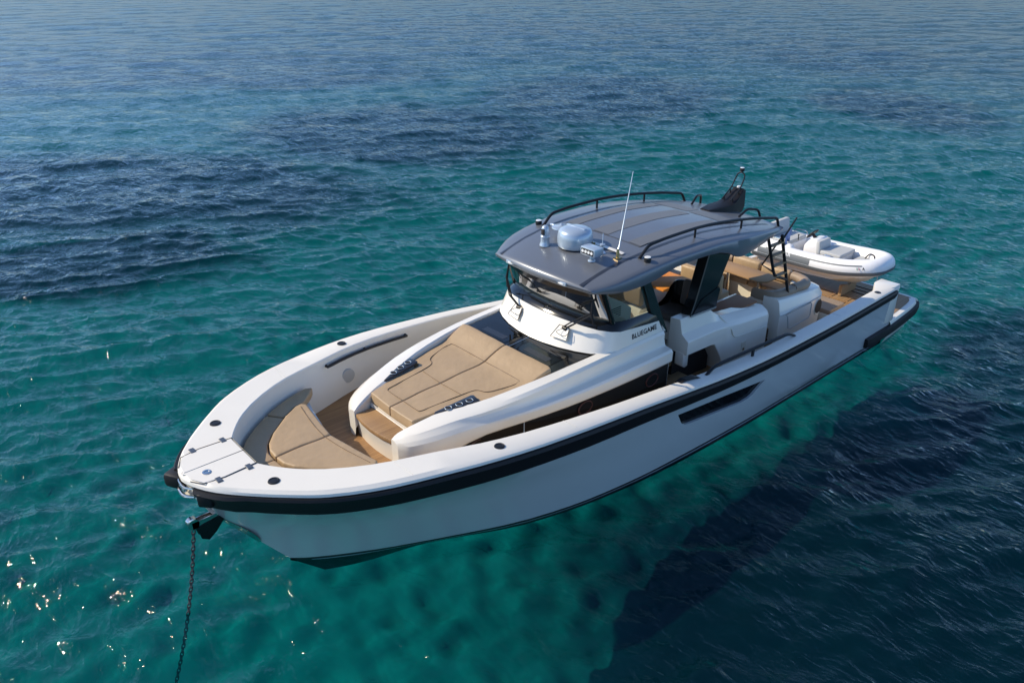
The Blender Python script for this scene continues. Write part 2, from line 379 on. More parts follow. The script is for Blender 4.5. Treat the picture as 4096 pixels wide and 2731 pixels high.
for _ in range(60):
    lam_ = rng.uniform(.42, 1.1); t_ = rng.uniform(0, 6.28); BZ = BZ + .012 * lam_ * np.sin((BX * math.cos(t_) + BY * math.sin(t_)) * 6.283 / lam_ + rng.uniform(0, 6.28)) * (np.abs(BX - 4) < 25) * (np.abs(BY) < 25)
bi = np.arange(BX.size).reshape(BX.shape)
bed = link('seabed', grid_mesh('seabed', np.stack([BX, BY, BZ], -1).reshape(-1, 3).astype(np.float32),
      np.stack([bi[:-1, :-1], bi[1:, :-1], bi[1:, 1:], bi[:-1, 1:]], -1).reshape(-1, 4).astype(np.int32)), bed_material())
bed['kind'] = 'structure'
# ------------------------------------------------------------------ the yacht
yacht = thing('motor_yacht', 'white and grey open motor yacht with blue-grey hardtop, tan sunpad and teak decks, at anchor', 'yacht', (8, 0, 0), world_kids=True)
ye = sq([(16.42,0),(16.38,.21),(16.25,.48),(15.95,.85),(15.6,1.2),(15.25,1.5),(14.85,1.73),(14.42,1.91),(13.8,2.08),(13.15,2.22),(12.4,2.32),(11.4,2.37),(10.4,2.385),(5,2.385),(1.7,2.32)])
ze = pchip([(16.42,2.10),(14.4,2.085),(13.15,2.03),(12.4,1.98),(11.4,1.895),(10.4,1.80),(9.4,1.68),(8,1.53),(6.6,1.445),(5,1.42),(1.7,1.40)])
yu = sq([(16.33,0),(16.28,.22),(16.15,.46),(15.95,.73),(15.6,1.10),(15.25,1.41),(14.85,1.65),(14.4,1.845),(13.8,2.03),(13.15,2.175),(12.4,2.275),(11.4,2.33),(10.4,2.345),(5,2.345),(1.7,2.28)])
yk = pchip([(15.85,0),(15.5,.38),(14.8,1.0),(14,1.45),(13,1.80),(12,2.03),(11,2.15),(9.5,2.24),(7.5,2.275),(5.5,2.29),(4,2.285),(1.7,2.255),(0,2.15)])
zk = pchip([(15.85,.98),(14.8,1.05),(14,1.08),(13,1.05),(12,.96),(11,.85),(9.5,.72),(7.5,.53),(5.5,.36),(4,.27),(1.7,.24),(0,.24)])
yc = pchip([(15.2,0),(15.0,.18),(14.4,.60),(13.9,.90),(13.2,1.26),(12,1.75),(11,1.98),(9.5,2.13),(6.5,2.21),(1.7,2.20),(0,2.10)])
zc = pchip([(15.2,.10),(14.4,.15),(13.2,.20),(12,.20),(9.5,.17),(6.5,.15),(1.7,.14),(0,.14)])
yw = pchip([(15.09,0),(14.76,.25),(14.34,.5),(13.88,.70),(13.2,1.02),(12,1.58),(10.5,1.93),(9,2.09),(6.5,2.165),(1.7,2.165),(0,2.07)])
XS = [16.42,16.41,16.395,16.37,16.33,16.28,16.2,16.1,15.98,15.85,15.7,15.55,15.4,15.2,15,14.75,14.5,14.25,14,13.7,13.4,13.1,12.8,12.4,12,11.6,11.2,10.8,10.4,10,9.5,9,8.5,8,7.5,7,6.5,6,5.5,5,4.5,4,3.5,3,2.5,2.1,1.75]
def xm(u, xs): return u - (16.42 - xs) * min(1, max(0, (u - 8) / 8.42)) ** 2.2
def hull_rows(u):
    a = xm(u, 14.3); w = xm(u, 15.09); c = xm(u, 15.2); k = xm(u, 15.85); r = xm(u, 16.33); f = min(1, max(0, (u - 9) / 5))
    zr = ze(u) - .255 - .085 * min(1, max(0, (u - 7.0) / 4.5))
    Pk = Vector((k, yk(k), zk(k))); Pr = Vector((r, yu(r), zr)); Pc = Vector((c, yc(c), zc(c)))
    m1 = Pk.lerp(Pr, .5); m1.y -= .06 * f * (1 if u < 15.6 else max(0, (16.42 - u) / .82)); m1.y = max(m1.y, 0 if u < 16.4 else 0)
    if u >= 16.42: m1 = Vector((16.14, 0, 1.38))
    m0 = Pc.lerp(Pk, .5); m0.y -= .02 * f * (1 if u < 15.6 else 0); m0.y = max(m0.y, 0)
    return [Vector((a, 0, -.75 if u < 13 else -.75 + .3 * (u - 13) / 3.4)), Vector((a * .5 + w * .5, yw(w) * .55, -.42)), Vector((w, yw(w), -.03)), Vector((c, max(yc(c) - .035, 0), zc(c) - .045)),
            Pc, m0, Pk, m1, Pr, Vector((r, max(yu(r) - .0, 0) * .6 + ye(u) * .4, zr + .14)), Vector((u, max(ye(u) - .03, 0), ze(u) - .035))]
# topsides, with a real recess cut for the port and starboard hull windows
b = B()
b.loft([[p for p in hull_rows(u)[4:]] for u in XS])
win = [(9.41, 1.235), (8.24, 1.115), (6.86, .955), (7.19, .755), (7.30, .725), (7.50, .715), (9.02, .895), (9.14, .925), (9.25, 1.0)]
solid = []
for u in np.linspace(6.3, 10.0, 30):
    r = [p for p in hull_rows(float(u))[4:9]]
    solid.append(r + [Vector((p.x, p.y - .06, p.z)) for p in r[::-1]])
kill = [f for f in b.bm.faces if all(6.0 - 1e-4 <= v.co.x <= 10.0 + 1e-4 for v in f.verts) and max(v.co.z for v in f.verts) < ze(f.calc_center_median().x) - .2]
bmesh.ops.delete(b.bm, geom=kill, context='FACES')
bs = B(); solid = []
for u in [6, 6.25, 6.5, 6.75, 7, 7.25, 7.5, 7.75, 8, 8.25, 8.5, 8.75, 9, 9.25, 9.5, 9.75, 10]:
    r = hull_rows(u)[4:9]; solid.append(list(r) + [Vector((p.x, p.y - .06, p.z)) for p in r[::-1]])
bs.loft(solid, closed=True, cap=True, mi=2)
bs.bm.faces.ensure_lookup_table()
for f in bs.bm.faces:
    if len(f.verts) == 4:
        c_ = f.calc_center_median(); k_ = min(1, max(0, (c_.z - zk(c_.x)) / (ze(c_.x) - .25 - zk(c_.x)))); yo_ = yk(c_.x) * (1 - k_) + yu(c_.x) * k_
        if c_.z < zk(c_.x): yo_ = yc(c_.x) + (yk(c_.x) - yc(c_.x)) * (c_.z - zc(c_.x)) / (zk(c_.x) - zc(c_.x))
        if c_.y > yo_ - .025 and abs(f.normal.x) < .5 and max(v.co.y for v in f.verts) - min(v.co.y for v in f.verts) < .1: f.material_index = 1
so_ = bs.done('seg', [M['hull'], M['white'], M['dark']])
cu = B().prism([(x, z) for x, z in win], 1, 1.8, 2.6).done('cut', [M['hull'], M['white'], M['dark']])
md = so_.modifiers.new('b', 'BOOLEAN'); md.operation = 'DIFFERENCE'; md.object = cu; md.solver = 'EXACT'
bpy.context.view_layer.update()
seg_me = bpy.data.meshes.new_from_object(so_.evaluated_get(bpy.context.evaluated_depsgraph_get()))
bpy.data.objects.remove(so_); bpy.data.objects.remove(cu)
tb = bmesh.new(); tb.from_mesh(seg_me)
bmesh.ops.delete(tb, geom=[f for f in tb.faces if f.material_index == 2], context='FACES')
b.merge(tb); b.mirror()
hull = b.done('hull', M['hull'], yacht, ang=24, weld=.0008, recalc=True)
b = B(); b.loft([hull_rows(u)[:5] for u in XS]); b.mirror(); b.done('boot_stripe', M['boot'], yacht)
b = B(); b.loft([[(p[2] * .40 + p[3] * .60) + Vector((0, .004, 0)), (p[2] * .22 + p[3] * .78) + Vector((0, .004, 0))] for p in (hull_rows(u) for u in XS if u < 16.2)]); b.mirror()
b.done('pinstripe', M['alu'], yacht)
for s in (1, -1):
    b = B()
    pts = []
    for x, z in win:
        k = min(1, max(0, (z - zk(x)) / max(.1, ze(x) - .22 - zk(x)))); pts.append((x, s * (yk(x) * (1 - k) + yu(x) * k - .042), z))
    c = B(); c.poly(pts, [list(range(len(pts)))]); g = c.done('hull_window', M['pane'], yacht)
    for px in (8.35, 7.62):
        bb = B(); zz = .97 if px > 8 else .90
        bb.tube([(px + .13 * math.cos(t), s * (2.20 - .0), zz + .13 * math.sin(t)) for t in np.linspace(0, 2 * math.pi, 24, endpoint=False)], .012, 6, closed=True)
        bb.done('opening_port', M['rubber'], g)
# bulwark: gunwale and inner wall, white
yi = pchip([(15.58,.37),(15.5,.50),(15.3,.76),(15.07,.98),(14.75,1.20),(14.33,1.41),(13.97,1.53),(13.6,1.64),(13.36,1.72),(13,1.83),(12.4,1.95),(11.4,2.05),(10.4,2.10),(5,2.10),(1.7,2.05)])
fl = pchip([(16,1.27),(12.6,1.27),(11.5,1.15),(9,.92),(7,.78),(5,.72),(3.4,.60),(1.7,.56)])
def gun_rows(u):
    z = ze(u); e = ye(u)
    y_in = yi(u) if u <= 15.58 else 0.0
    bev = min(.055, e * .3)
    rows = [Vector((u, max(e - .035, 0), z - .06)), Vector((u, e, z - .035)), Vector((u - (.01 if u > 16 else 0), max(e - .012, 0), z)), Vector((u - (.05 if u > 16.2 else 0), max(e - .02 - bev, 0), z + .032))]
    if u <= 15.58:
        rows += [Vector((u, y_in + .025, z + .03)), Vector((u, y_in + .004, z + .018)), Vector((u, y_in, z - .02)),
                 Vector((u, y_in + .02, z - .30)), Vector((u, y_in - .0, z - .36)), Vector((u, y_in - .07, fl(u) - .06))]
    else: rows += [Vector((u, 0, z + .03))] * 6
    return rows
XG = sorted(set(XS + [15.58, 15.5, 15.3]), reverse=True)
b = B()
ga = [gun_rows(u) for u in XG if u >= 15.58]; gb = [gun_rows(u) for u in XG if u <= 15.58]
b.loft(gb)
b.loft([r[:5] for r in ga])
# forward wall of the well under the hatch, and hatch plate edge
t = gb[0]; b.poly([t[4], t[5], t[6], t[9], (15.58, 0, t[9].z), (15.58, 0, t[4].z)], [[0, 1, 2, 3, 4, 5]])
b.poly([ga[-1][3], ga[-1][4], (15.58, 0, t[4].z), t[4]], [[0, 1, 2, 3]])
# aft end cap of the bulwark with its inward box
e = gun_rows(1.75)
b.poly(e, [list(range(len(e)))])
b.mirror()
bul = b.done('bulwark', M['deckwhite'], yacht, ang=28)
for s in (1, -1):
    b = B(); b.prism([(1.70, 1.86), (1.70, 2.30), (1.98, 2.30), (2.55, 2.12), (2.02, 1.86)], 2, .57, 1.437, r=.025)
    q = b.done('bulwark_end_post', M['white'], yacht)
    if s < 0: q.scale.y = -1
    b = B(); b.box((2.02, s * 1.93 - .04, .95), (2.06, s * 1.93 + .05, 1.25)); b.done('fairlead_slot', M['dark'], q) if s > 0 else b.bm.free()
for x in (14.25, 11.75, 9.7, 4.3):
    for s in (1, -1):
        B().tube([(x, s * (yi(x) + .01), ze(x) + .0305), (x - .02, s * (ye(x) - .085), ze(x) + .0325)], .0035, 4).done('deck_joint', M['ltgrey'], bul)
# rub rails
def railseg(us, f):
    b = B()
    for s in (1,):
        b.loft([f(u) for u in us], closed=True, cap=True)
    return b
def rub(u):
    p = hull_rows(u); e = ye(u); z = ze(u); r = p[8]
    dx = .05 if u > 16 else 0
    return [Vector((u - .02, max(e - .05, .02), z - .055)), Vector((u + dx * .6, e + .035, z - .048)), Vector((u + dx, e + .056, z - .085)), Vector((u * .5 + r.x * .5 + dx, e * .5 + r.y * .5 + .052, z - .17)),
            Vector((r.x + dx * .8, r.y + .045, r.z + .02)), Vector((r.x, max(r.y - .03, .02), r.z))]
us = [16.36, 16.33, 16.28, 16.2, 16.1] + [u for u in XS if 1.95 <= u < 16.05] + [1.92]
for s in (1, -1):
    o = railseg(us, rub).done('rub_rail', M['rubber'], yacht, ang=40)
    if s < 0: o.scale.y = -1
    b = B(); b.box((16.20, .12, 1.83), (16.50, .42, 2.03), r=.05, seg=2, rot=Matrix.Rotation(R(-28 + 0), 3, 'Z')) if s < 0 else b.box((16.17, .30, 1.84), (16.36, .50, 2.03), r=.03, rot=Matrix.Rotation(R(40), 3, 'Z'))
    e = b.done('rub_rail_end', M['rubber'], o)
    if s < 0: e.location.y = -.0
    # low stern fender strip, wraps the platform corner
    pts = [(2.88, 2.315), (2.6, 2.33), (1.75, 2.315), (.8, 2.25), (.25, 2.19), (.03, 2.10), (-.03, 1.98)]
    P = smooth_path([(x, y, 0) for x, y in pts], 5); zt = pchip([(-.1, .50), (.3, .49), (1.5, .475), (3, .485)])
    b = B(); b.loft([[(p.x, p.y - .06, .26), (p.x - (.04 if p.x < .1 else 0), p.y + .035, .275), (p.x - (.05 if p.x < .1 else 0), p.y + .05, .37), (p.x - (.04 if p.x < .1 else 0), p.y + .035, zt(p.x) - .015), (p.x, p.y - .06, zt(p.x))] for p in P], closed=True, cap=True)
    o = b.done('stern_fender_strip', M['rubber'], yacht, ang=40)
    if s < 0: o.scale.y = -1
# stern platform
out = [(1.76, 2.30), (.8, 2.235), (.25, 2.17), (.06, 2.08), (-.04, 1.92), (-.06, 0)]
def low(k): return Vector((k[0] + .0, k[1], 0))
P = smooth_path([(x, y, 0) for x, y in out], 5)
b = B()
b.loft([[Vector((p.x + .25, p.y * .9, -.3)), Vector((p.x + .1, p.y - .07, .03)), Vector((p.x + .02, p.y - .02, .20)), Vector((p.x, p.y, .30)), Vector((p.x, p.y, .50)), Vector((p.x + .02, p.y - .025, .545)), Vector((p.x + .12, max(p.y - .14, 0), .545)), Vector((1.9, max(min(p.y - .2, 1.9), 0), .54))] for p in P])
b.mirror(); b.done('stern_platform', M['white'], yacht)
inn = [(p.x + .10, max(p.y - .13, 0)) for p in P]
b = B(); ring = [Vector((x, y, .552)) for x, y in inn] + [Vector((x, -y, .552)) for x, y in inn[::-1][1:]]
b.poly(ring, [list(range(len(ring)))]); b.done('platform_teak', M['teakgrey'], yacht)
# teak decks: one stepped sheet from the bow well along the side decks to the stern
ux = [15.55, 15.3, 15, 14.6, 14.2, 13.8, 13.4, 13, 12.6, 12.2, 11.8, 11.4, 11, 10.5, 10, 9.5, 9, 8.5, 8, 7.5, 7, 6, 5, 4, 3.4, 3, 2.4, 1.74]
b = B(); b.loft([[(u, s * (yi(u) - .05), fl(u)) for s in (-1, -.5, 0, .5, 1)] for u in ux]); b.done('teak_deck', M['teak'], yacht)
b = B()
for yy in (-.72, .62, 1.02): b.box((.9, yy, .556), (3.0, yy + .07, .565))
for xx in (1.45, 1.1): b.box((xx, -1.7, .556), (xx + .07, 1.7, .564))
b.done('deck_margin_plank', M['teaky'], yacht)
b = B()
for xx in (.35, .55, .75): b.box((xx, .55, .553), (xx + .03, 1.35, .562))
b.done('deck_drain_slot', M['dark'], yacht)
# bow hatch, hinges, cleats
zt = ze(15.9) + .034
b = B()
for s in (1, -1):
    b.prism([(15.60, s * .005), (15.60, s * .37), (16.02, s * .40), (16.26, s * .36), (16.35, s * .18), (16.375, s * .005)], 2, zt - .015, zt + .004, r=.003, seg=1)
hatch = b.done('bow_hatch', M['deckwhite'], yacht)
b = B()
for s in (1, -1): b.tube([(15.58, s * .378, zt + .002), (16.02, s * .412, zt + .001), (16.27, s * .375, zt - .003), (16.37, s * .19, zt - .02)], .006, 5)
b.tube([(15.58, 0, zt + .003), (16.385, 0, zt - .005)], .005, 5); b.done('hatch_gap', M['dark'], hatch)
for x, y in ((15.70, .40), (16.10, .42)):
    for s in (1, -1):
        B().box((x - .035, s * y - .055, zt - .002), (x + .035, s * y + .055, zt + .013), r=.004, seg=1).done('hinge', M['hinge'], hatch)
B().lathe([(.055, zt), (.055, zt + .012), (.03, zt + .014), (.03, zt + .008), (.001, zt + .008)], (16.15, .17, 0)).done('deck_filler_cap', M['steel'], hatch)
for x, y in ((15.6, .88), (12.95, 2.04)):
    for s in (1, -1):
        z = ze(x) + .032; b = B().lathe([(.001, z - .01), (.075, z), (.07, z + .012), (.055, z + .016), (.05, z + .010), (.001, z + .012)], (x, s * y, 0)); b.done('pop_up_cleat', M['satin'], yacht)
for s in (1, -1):
    B().lathe([(.001, 1.43), (.07, 1.433), (.06, 1.446), (.001, 1.444)], (2.55, s * 2.2, 0)).done('pop_up_cleat', M['satin'], yacht)
    P = fillet([(9.24, s * 2.13, ze(9.2) + .03), (9.14, s * 2.14, ze(9.2) + .065), (8.86, s * 2.16, ze(8.85) + .075), (8.74, s * 2.17, ze(8.75) + .03)], .05)
    b = B(); b.loft([[p + Vector((0, -.055, 0)), p + Vector((0, .055, 0)), p + Vector((0, .05, -.03)), p + Vector((0, -.05, -.03))] for p in P], closed=True, cap=True)
    b.done('deck_fairlead', M['satin'], yacht)
    def zg(x): return ze(x) + .03
    P = fillet([(8.58, s * 2.2, zg(8.5)), (8.35, s * 2.2, zg(8.3) + .13), (7.2, s * 2.2, zg(7.2) + .16), (6.05, s * 2.2, zg(6) + .125), (5.80, s * 2.2, zg(5.8))], .2)
    b = B(); b.loft([[p + Vector((0, -.02, -.03)), p + Vector((0, .02, -.03)), p + Vector((0, .024, .012)), p + Vector((0, 0, .026)), p + Vector((0, -.024, .012))] for p in P], closed=True, cap=True)
    b.box((7.17, s * 2.2 - .015, zg(7.2) - .02), (7.23, s * 2.2 + .015, zg(7.2) + .14)); b.done('gunwale_handrail', M['satin'], yacht)
    # grab rail on the inner wall of the bow well
    ps = [(x, s * (yi(x) - .055), ze(x) - .10) for x in (13.45, 13.0, 12.5, 12.0, 11.7)]
    P = [Vector((13.45, s * (yi(13.45) + .01), ze(13.4) - .10))] + smooth_path(ps, 4) + [Vector((11.7, s * (yi(11.7) + .01), ze(11.7) - .10))]
    b = B(); b.tube(P, .026, 8); b.tube([(12.6, s * (yi(12.6) + .02), ze(12.6) - .10), (12.6, s * (yi(12.6) - .055), ze(12.6) - .10)], .022, 6); b.done('bow_grab_rail', M['satin'], yacht)
    yy = yi(13.0) + .01
    b = B().lathe([(.001, -.012), (.09, -.012), (.115, -.012), (.125, .0), (.125, .03)], (0, 0, 0), 28, 'Y'); o = b.done('courtesy_light', M['ltgrey'], yacht)
    for v in o.data.vertices: v.co = Vector((v.co.x + 13.02, s * (yy - .05) + (v.co.y if s > 0 else -v.co.y), v.co.z + 1.56))
# anchor roller with cheek plates and stem plate
b = B()
b.box((16.02, -.05, 1.30), (16.42, -.035, 1.40)); b.box((16.02, .035, 1.30), (16.42, .05, 1.40)); b.box((16.0, -.04, 1.29), (16.38, .04, 1.31))
rol = b.done('anchor_roller', M['steel'], yacht)
B().lathe([(.001, -.05), (.075, -.05), (.06, 0), (.075, .05), (.001, .05)], (16.40, 0, 1.37), 18, 'Y').done('roller_wheel', M['steel'], rol)
for s in (1, -1):
    b = B(); b.prism([(16.0, 1.36), (16.38, 1.31), (16.34, 1.12), (16.25, 1.06), (16.14, 1.14), (15.98, 1.32)], 1, s * .055, s * .062); b.done('cheek_plate', M['black'], rol)
b = B(); L0 = []
for z in np.linspace(1.28, .62, 7):
    x0 = np.interp(z, [.18, .52, .85, 1.15, 1.38], [15.26, 15.52, 15.75, 15.97, 16.14]); wd_ = .13 * math.sin(math.pi * (z - .6) / .72) + .015
    L0.append([(x0 - wd_ * .62, -wd_, z), (x0 + .016, 0, z), (x0 - wd_ * .62, wd_, z)])
b.loft(L0); b.done('stem_plate', M['steel'], yacht, ang=60)
b = B(); b.prism([(16.30, -.20), (16.40, -.16), (16.425, 0), (16.40, .16), (16.30, .20)], 2, 1.845, 1.865); b.prism([(16.22, -.22), (16.34, -.16), (16.36, 0), (16.34, .16), (16.22, .22)], 2, 1.86, 2.02)
fr_ = b.done('bow_fairlead', M['cream'], yacht)
b = B(); b.tube(fillet([(16.36, -.19, 1.88), (16.45, -.1, 1.88), (16.46, .1, 1.88), (16.36, .2, 1.88)], .08), .022, 8); b.tube(fillet([(16.36, -.19, 2.0), (16.43, -.1, 2.0), (16.44, .1, 2.0), (16.36, .2, 2.0)], .08), .014, 8); b.tube([(16.42, -.06, 1.95), (16.42, .1, 1.95)], .025, 8)
b.done('fairlead_bar', M['steel'], fr_)

# ---- bow seating
def cushion(name, pts, z0, zt, m, parent, r=.045, cuts=True, zb=None):
    "padded slab: outline pts, bottom z0, top height zt (number or function of x, y)"
    f = zt if callable(zt) else (lambda x, y: zt)
    t = bmesh.new(); n = len(pts)
    A = [t.verts.new((x, y, 0)) for x, y in pts]; Z = [t.verts.new((x, y, 1)) for x, y in pts]
    t.faces.new(A[::-1]); t.faces.new(Z)
    for i in range(n): t.faces.new((A[i], A[(i + 1) % n], Z[(i + 1) % n], Z[i]))
    bmesh.ops.recalc_face_normals(t, faces=t.faces)
    c = pts[0]; h = f(sum(p[0] for p in pts) / n, sum(p[1] for p in pts) / n) - z0
    for v in t.verts: v.co.z *= h
    bmesh.ops.bevel(t, geom=[e for e in t.edges if min(v.co.z for v in e.verts) > h * .5 or abs(e.verts[0].co.z - e.verts[1].co.z) > h * .5], offset=r, segments=3, profile=.6, affect='EDGES', clamp_overlap=True)
    xs = [v.co.x for v in t.verts]; ys = [v.co.y for v in t.verts]
    if cuts:
        for x in np.arange(min(xs) + .1, max(xs) - .03, .12): bmesh.ops.bisect_plane(t, geom=t.verts[:] + t.edges[:] + t.faces[:], plane_co=(x, 0, 0), plane_no=(1, 0, 0))
        for y in np.arange(min(ys) + .1, max(ys) - .03, .14): bmesh.ops.bisect_plane(t, geom=t.verts[:] + t.edges[:] + t.faces[:], plane_co=(0, y, 0), plane_no=(0, 1, 0))
    for v in t.verts:
        k = v.co.z / h; v.co.z = z0 + (f(v.co.x, v.co.y) - z0) * k
        if k > .9: v.co.z += .006 * math.sin(v.co.x * 9 + v.co.y * 5) * math.cos(v.co.y * 8)
    b = B(); b.merge(t); return b.done(name, m, parent, ang=50)
sofa = B()
# white base of the bow sofa
ring = [(15.56, .33), (15.3, .68), (15.07, .90), (14.75, 1.13), (14.33, 1.34), (13.97, 1.44), (14.1, 1.0), (14.22, .45), (14.28, 0)]
full = ring + [(x, -y) for x, y in ring[::-1][1:]]
sofa.prism(full, 2, 1.26, 1.70); bow_sofa = sofa.done('bow_sofa', M['white'], yacht)
# perimeter cushions (three sides) and the two loose-looking sunpad halves in the middle
def both(pts): return [pts, [(x, -y) for x, y in pts[::-1]]]
seatp = [(15.55, .005), (15.55, .36), (15.29, .70), (15.06, .92), (14.78, 1.13), (14.62, .88), (14.95, .59), (15.11, .40), (15.19, .21), (15.20, .005)]
backp = [(14.76, 1.14), (14.33, 1.36), (13.97, 1.47), (13.86, 1.42), (13.96, 1.30), (14.18, 1.10), (14.38, 1.04), (14.61, .89)]
for p in both(seatp): cushion('forward_seat_cushion', p, 1.70, 1.81, M['tan'], bow_sofa, .03)
for p in both(backp): cushion('side_seat_cushion', p, 1.70, 1.82, M['tan'], bow_sofa, .03)
padp = [(15.18, .006), (15.17, .20), (15.10, .37), (14.93, .58), (14.60, .87), (14.36, 1.03), (14.25, 1.05), (14.19, .98), (14.28, .45), (14.34, .006)]
for p in both(padp):
    o = cushion('centre_pad', p, 1.70, 1.845, M['tan'], bow_sofa, .035)
    s = 1 if p is padp else -1
    pth = [(14.44, s * .02, 1.85), (14.40, s * .42, 1.85), (14.30, s * .96, 1.85)]
    B().tube(smooth_path(pth, 6), .005, 5).done('piping', M['stitch'], o)
# ---- coachroof
CR = [ # x, U, A, C, B, L as (y, z)
 (13.67, (.50,1.70), (.55,1.725), (.62,1.70), (.665,1.655), (.66,1.27)),
 (13.60, (.50,1.76), (.64,1.775), (.74,1.74), (.80,1.68), (.795,1.27)),
 (13.45, (.53,1.82), (.76,1.835), (.87,1.785), (.935,1.72), (.93,1.27)),
 (13.25, (.58,1.88), (.86,1.885), (.97,1.82), (1.035,1.75), (1.025,1.29)),
 (12.9, (.655,1.95), (.99,1.95), (1.09,1.865), (1.15,1.80), (1.13,1.55)),
 (12.4, (.88,2.01), (1.165,2.0), (1.21,1.885), (1.28,1.835), (1.255,1.655)),
 (11.9, (1.0,2.065), (1.265,2.05), (1.305,1.89), (1.39,1.845), (1.365,1.67)),
 (11.1, (1.12,2.13), (1.345,2.105), (1.385,1.895), (1.51,1.865), (1.49,1.675)),
 (10.2, (1.17,2.165), (1.375,2.15), (1.41,1.915), (1.575,1.88), (1.56,1.675)),
 (9.5, (1.25,2.19), (1.39,2.165), (1.42,1.925), (1.595,1.895), (1.585,1.675)),
 (8.72, (1.27,2.19), (1.39,2.17), (1.42,1.93), (1.60,1.90), (1.595,1.68))]
def cr_at(i):
    g = [pchip([(r[0], r[k][j]) for r in CR]) for k in range(1, 6) for j in (0, 1)]
    return g
G = cr_at(0)
def cr(x): return [(G[2 * k](x), G[2 * k + 1](x)) for k in range(5)]
xs = [13.67, 13.65, 13.62, 13.57, 13.5, 13.4, 13.25, 13.15, 13.05, 12.95, 12.85, 12.75, 12.5, 12.2, 11.9, 11.5, 11.1, 10.7, 10.2, 9.8, 9.4, 9.0, 8.72]
def rnd(p, q, r, n=3):
    "small round between section points"
    return p
def sect(x):
    U, A, C, Bq, Lq = cr(x); V = lambda q: Vector((x, q[0], q[1]))
    def bl(a, b_, k): return V(a).lerp(V(b_), k)
    inn = .05
    return [V((U[0] - .0, U[1] - .28)), V((U[0], U[1] - .02)), bl(U, A, .12) + Vector((0, 0, .008)), bl(U, A, .8) + Vector((0, 0, .006)), bl(A, C, .15), bl(A, C, .55) - Vector((0, .012, 0)), bl(C, A, .06), bl(C, Bq, .12) , bl(C, Bq, .8), bl(Bq, Lq, .14), bl(Bq, Lq, .9), V((Lq[0] - .02, Lq[1] - .012)), V((Lq[0] - .06, Lq[1])), V((Lq[0] - .07, 1.0))]
b = B(); rows = [sect(x) for x in xs]; b.loft(rows)
b.poly(rows[0], [list(range(len(rows[0])))]); b.poly(rows[-1], [list(range(len(rows[-1])))]); b.mirror()
# floor of the sunpad recess, front riser under the step
b.loft([[(x, -cr(x)[0][0], cr(x)[0][1] - .17), (x, cr(x)[0][0], cr(x)[0][1] - .17)] for x in [13.36, 13.2, 12.9, 12.4, 11.9, 11.1]])
fr2 = [(13.645, -.56), (13.69, -.28), (13.705, 0), (13.69, .28), (13.645, .56)]
b.loft([[(x - .06, y, 1.25) for x, y in fr2], [(x - .02, y, 1.62) for x, y in fr2], [(x - .3, y, 1.62) for x, y in fr2]])
b.loft([[(13.345, -.53, 1.6), (13.345, .53, 1.6)], [(13.36, -.53, 1.745), (13.36, .53, 1.745)]])
coach = b.done('coachroof', M['white'], yacht, ang=21)
b = B(); b.prism([(13.34, -.49), (13.34, .49), (13.655, .495), (13.70, .25), (13.715, 0), (13.70, -.25), (13.655, -.495)], 2, 1.60, 1.675, r=.018); b.done('teak_step', M['teaky'], coach)
# window band along the side, behind the overhanging lip
for s in (1, -1):
    wx = [13.2, 13.1, 13.0, 12.9, 12.8, 12.5, 12, 11.5, 11, 10.5, 10, 9.5, 9.1, 8.74]
    b = B()
    def wy(x): return cr(x)[4][0] - .055
    rows = []
    for x in wx:
        zt_ = cr(x)[4][1] - .015; zb = 1.05
        
        rows.append([(x, s * wy(x), zb), (x, s * (wy(x) + .004), max(zt_, 1.08))])
    b.loft(rows); wn2 = b.done('coachroof_window', M['smoke'], coach, recalc=False)
    for x in (12.62, 10.7, 9.15):
        zz = cr(x)[4][1] - .17
        if x < 9.5: zz -= .05
        P = [(x + .15 * math.cos(t), s * (wy(x) + .006), zz + .11 * math.sin(t)) for t in np.linspace(0, 2 * math.pi, 26, endpoint=False)]
        B().tube(P, .012, 6, closed=True).done('opening_port', M['wine'], wn2)
    for x in (11.85,):
        B().box((x, s * wy(x) - .006, 1.2), (x + .015, s * wy(x) + .008, cr(x)[4][1] - .02)).done('window_joint', M['alu'], wn2)
# things seen dimly behind the tinted side windows
for s in (1, -1):
    B().box((9.3, s * .9 - .1, 1.0), (11.2, s * .9 + .1, 1.42), r=.02).done('cabin_cabinet', M['cream'], coach); B().box((11.4, s * .6 - .1, 1.0), (12.7, s * .6 + .1, 1.35), r=.02).done('cabin_berth', M['pillow'], coach)
# cup holder trays
for s in (1, -1):
    pts = [(13.02, .66), (12.86, .735), (12.62, .84), (12.36, .89), (12.33, .72), (12.36, .69), (12.98, .63)]
    b = B(); t = bmesh.new()
    b.prism([(x, s * y) for x, y in (pts if s > 0 else pts[::-1])], 2, 0, .03, r=.008)
    for v in b.bm.verts: v.co.z += 1.945 - (v.co.x - 13.0) * .11 - .02
    tr_ = b.done('cup_holder_tray', M['tray'], coach)
    for x, y in ((12.80, .715), (12.635, .76), (12.47, .795)):
        z = 1.945 - (x - 13.0) * .11 + .013
        B().tube([(x + .052 * math.cos(t), s * y + .052 * math.sin(t), z + .006) for t in np.linspace(0, 2 * math.pi, 20, endpoint=False)], .005, 5, closed=True).done('cup_rim', M['alu'], tr_)
        B().lathe([(.001, z + .005), (.048, z + .005), (.048, z + .001), (.001, z + .001)], (x, s * y, 0), 20).done('cup_well', M['dark'], tr_)
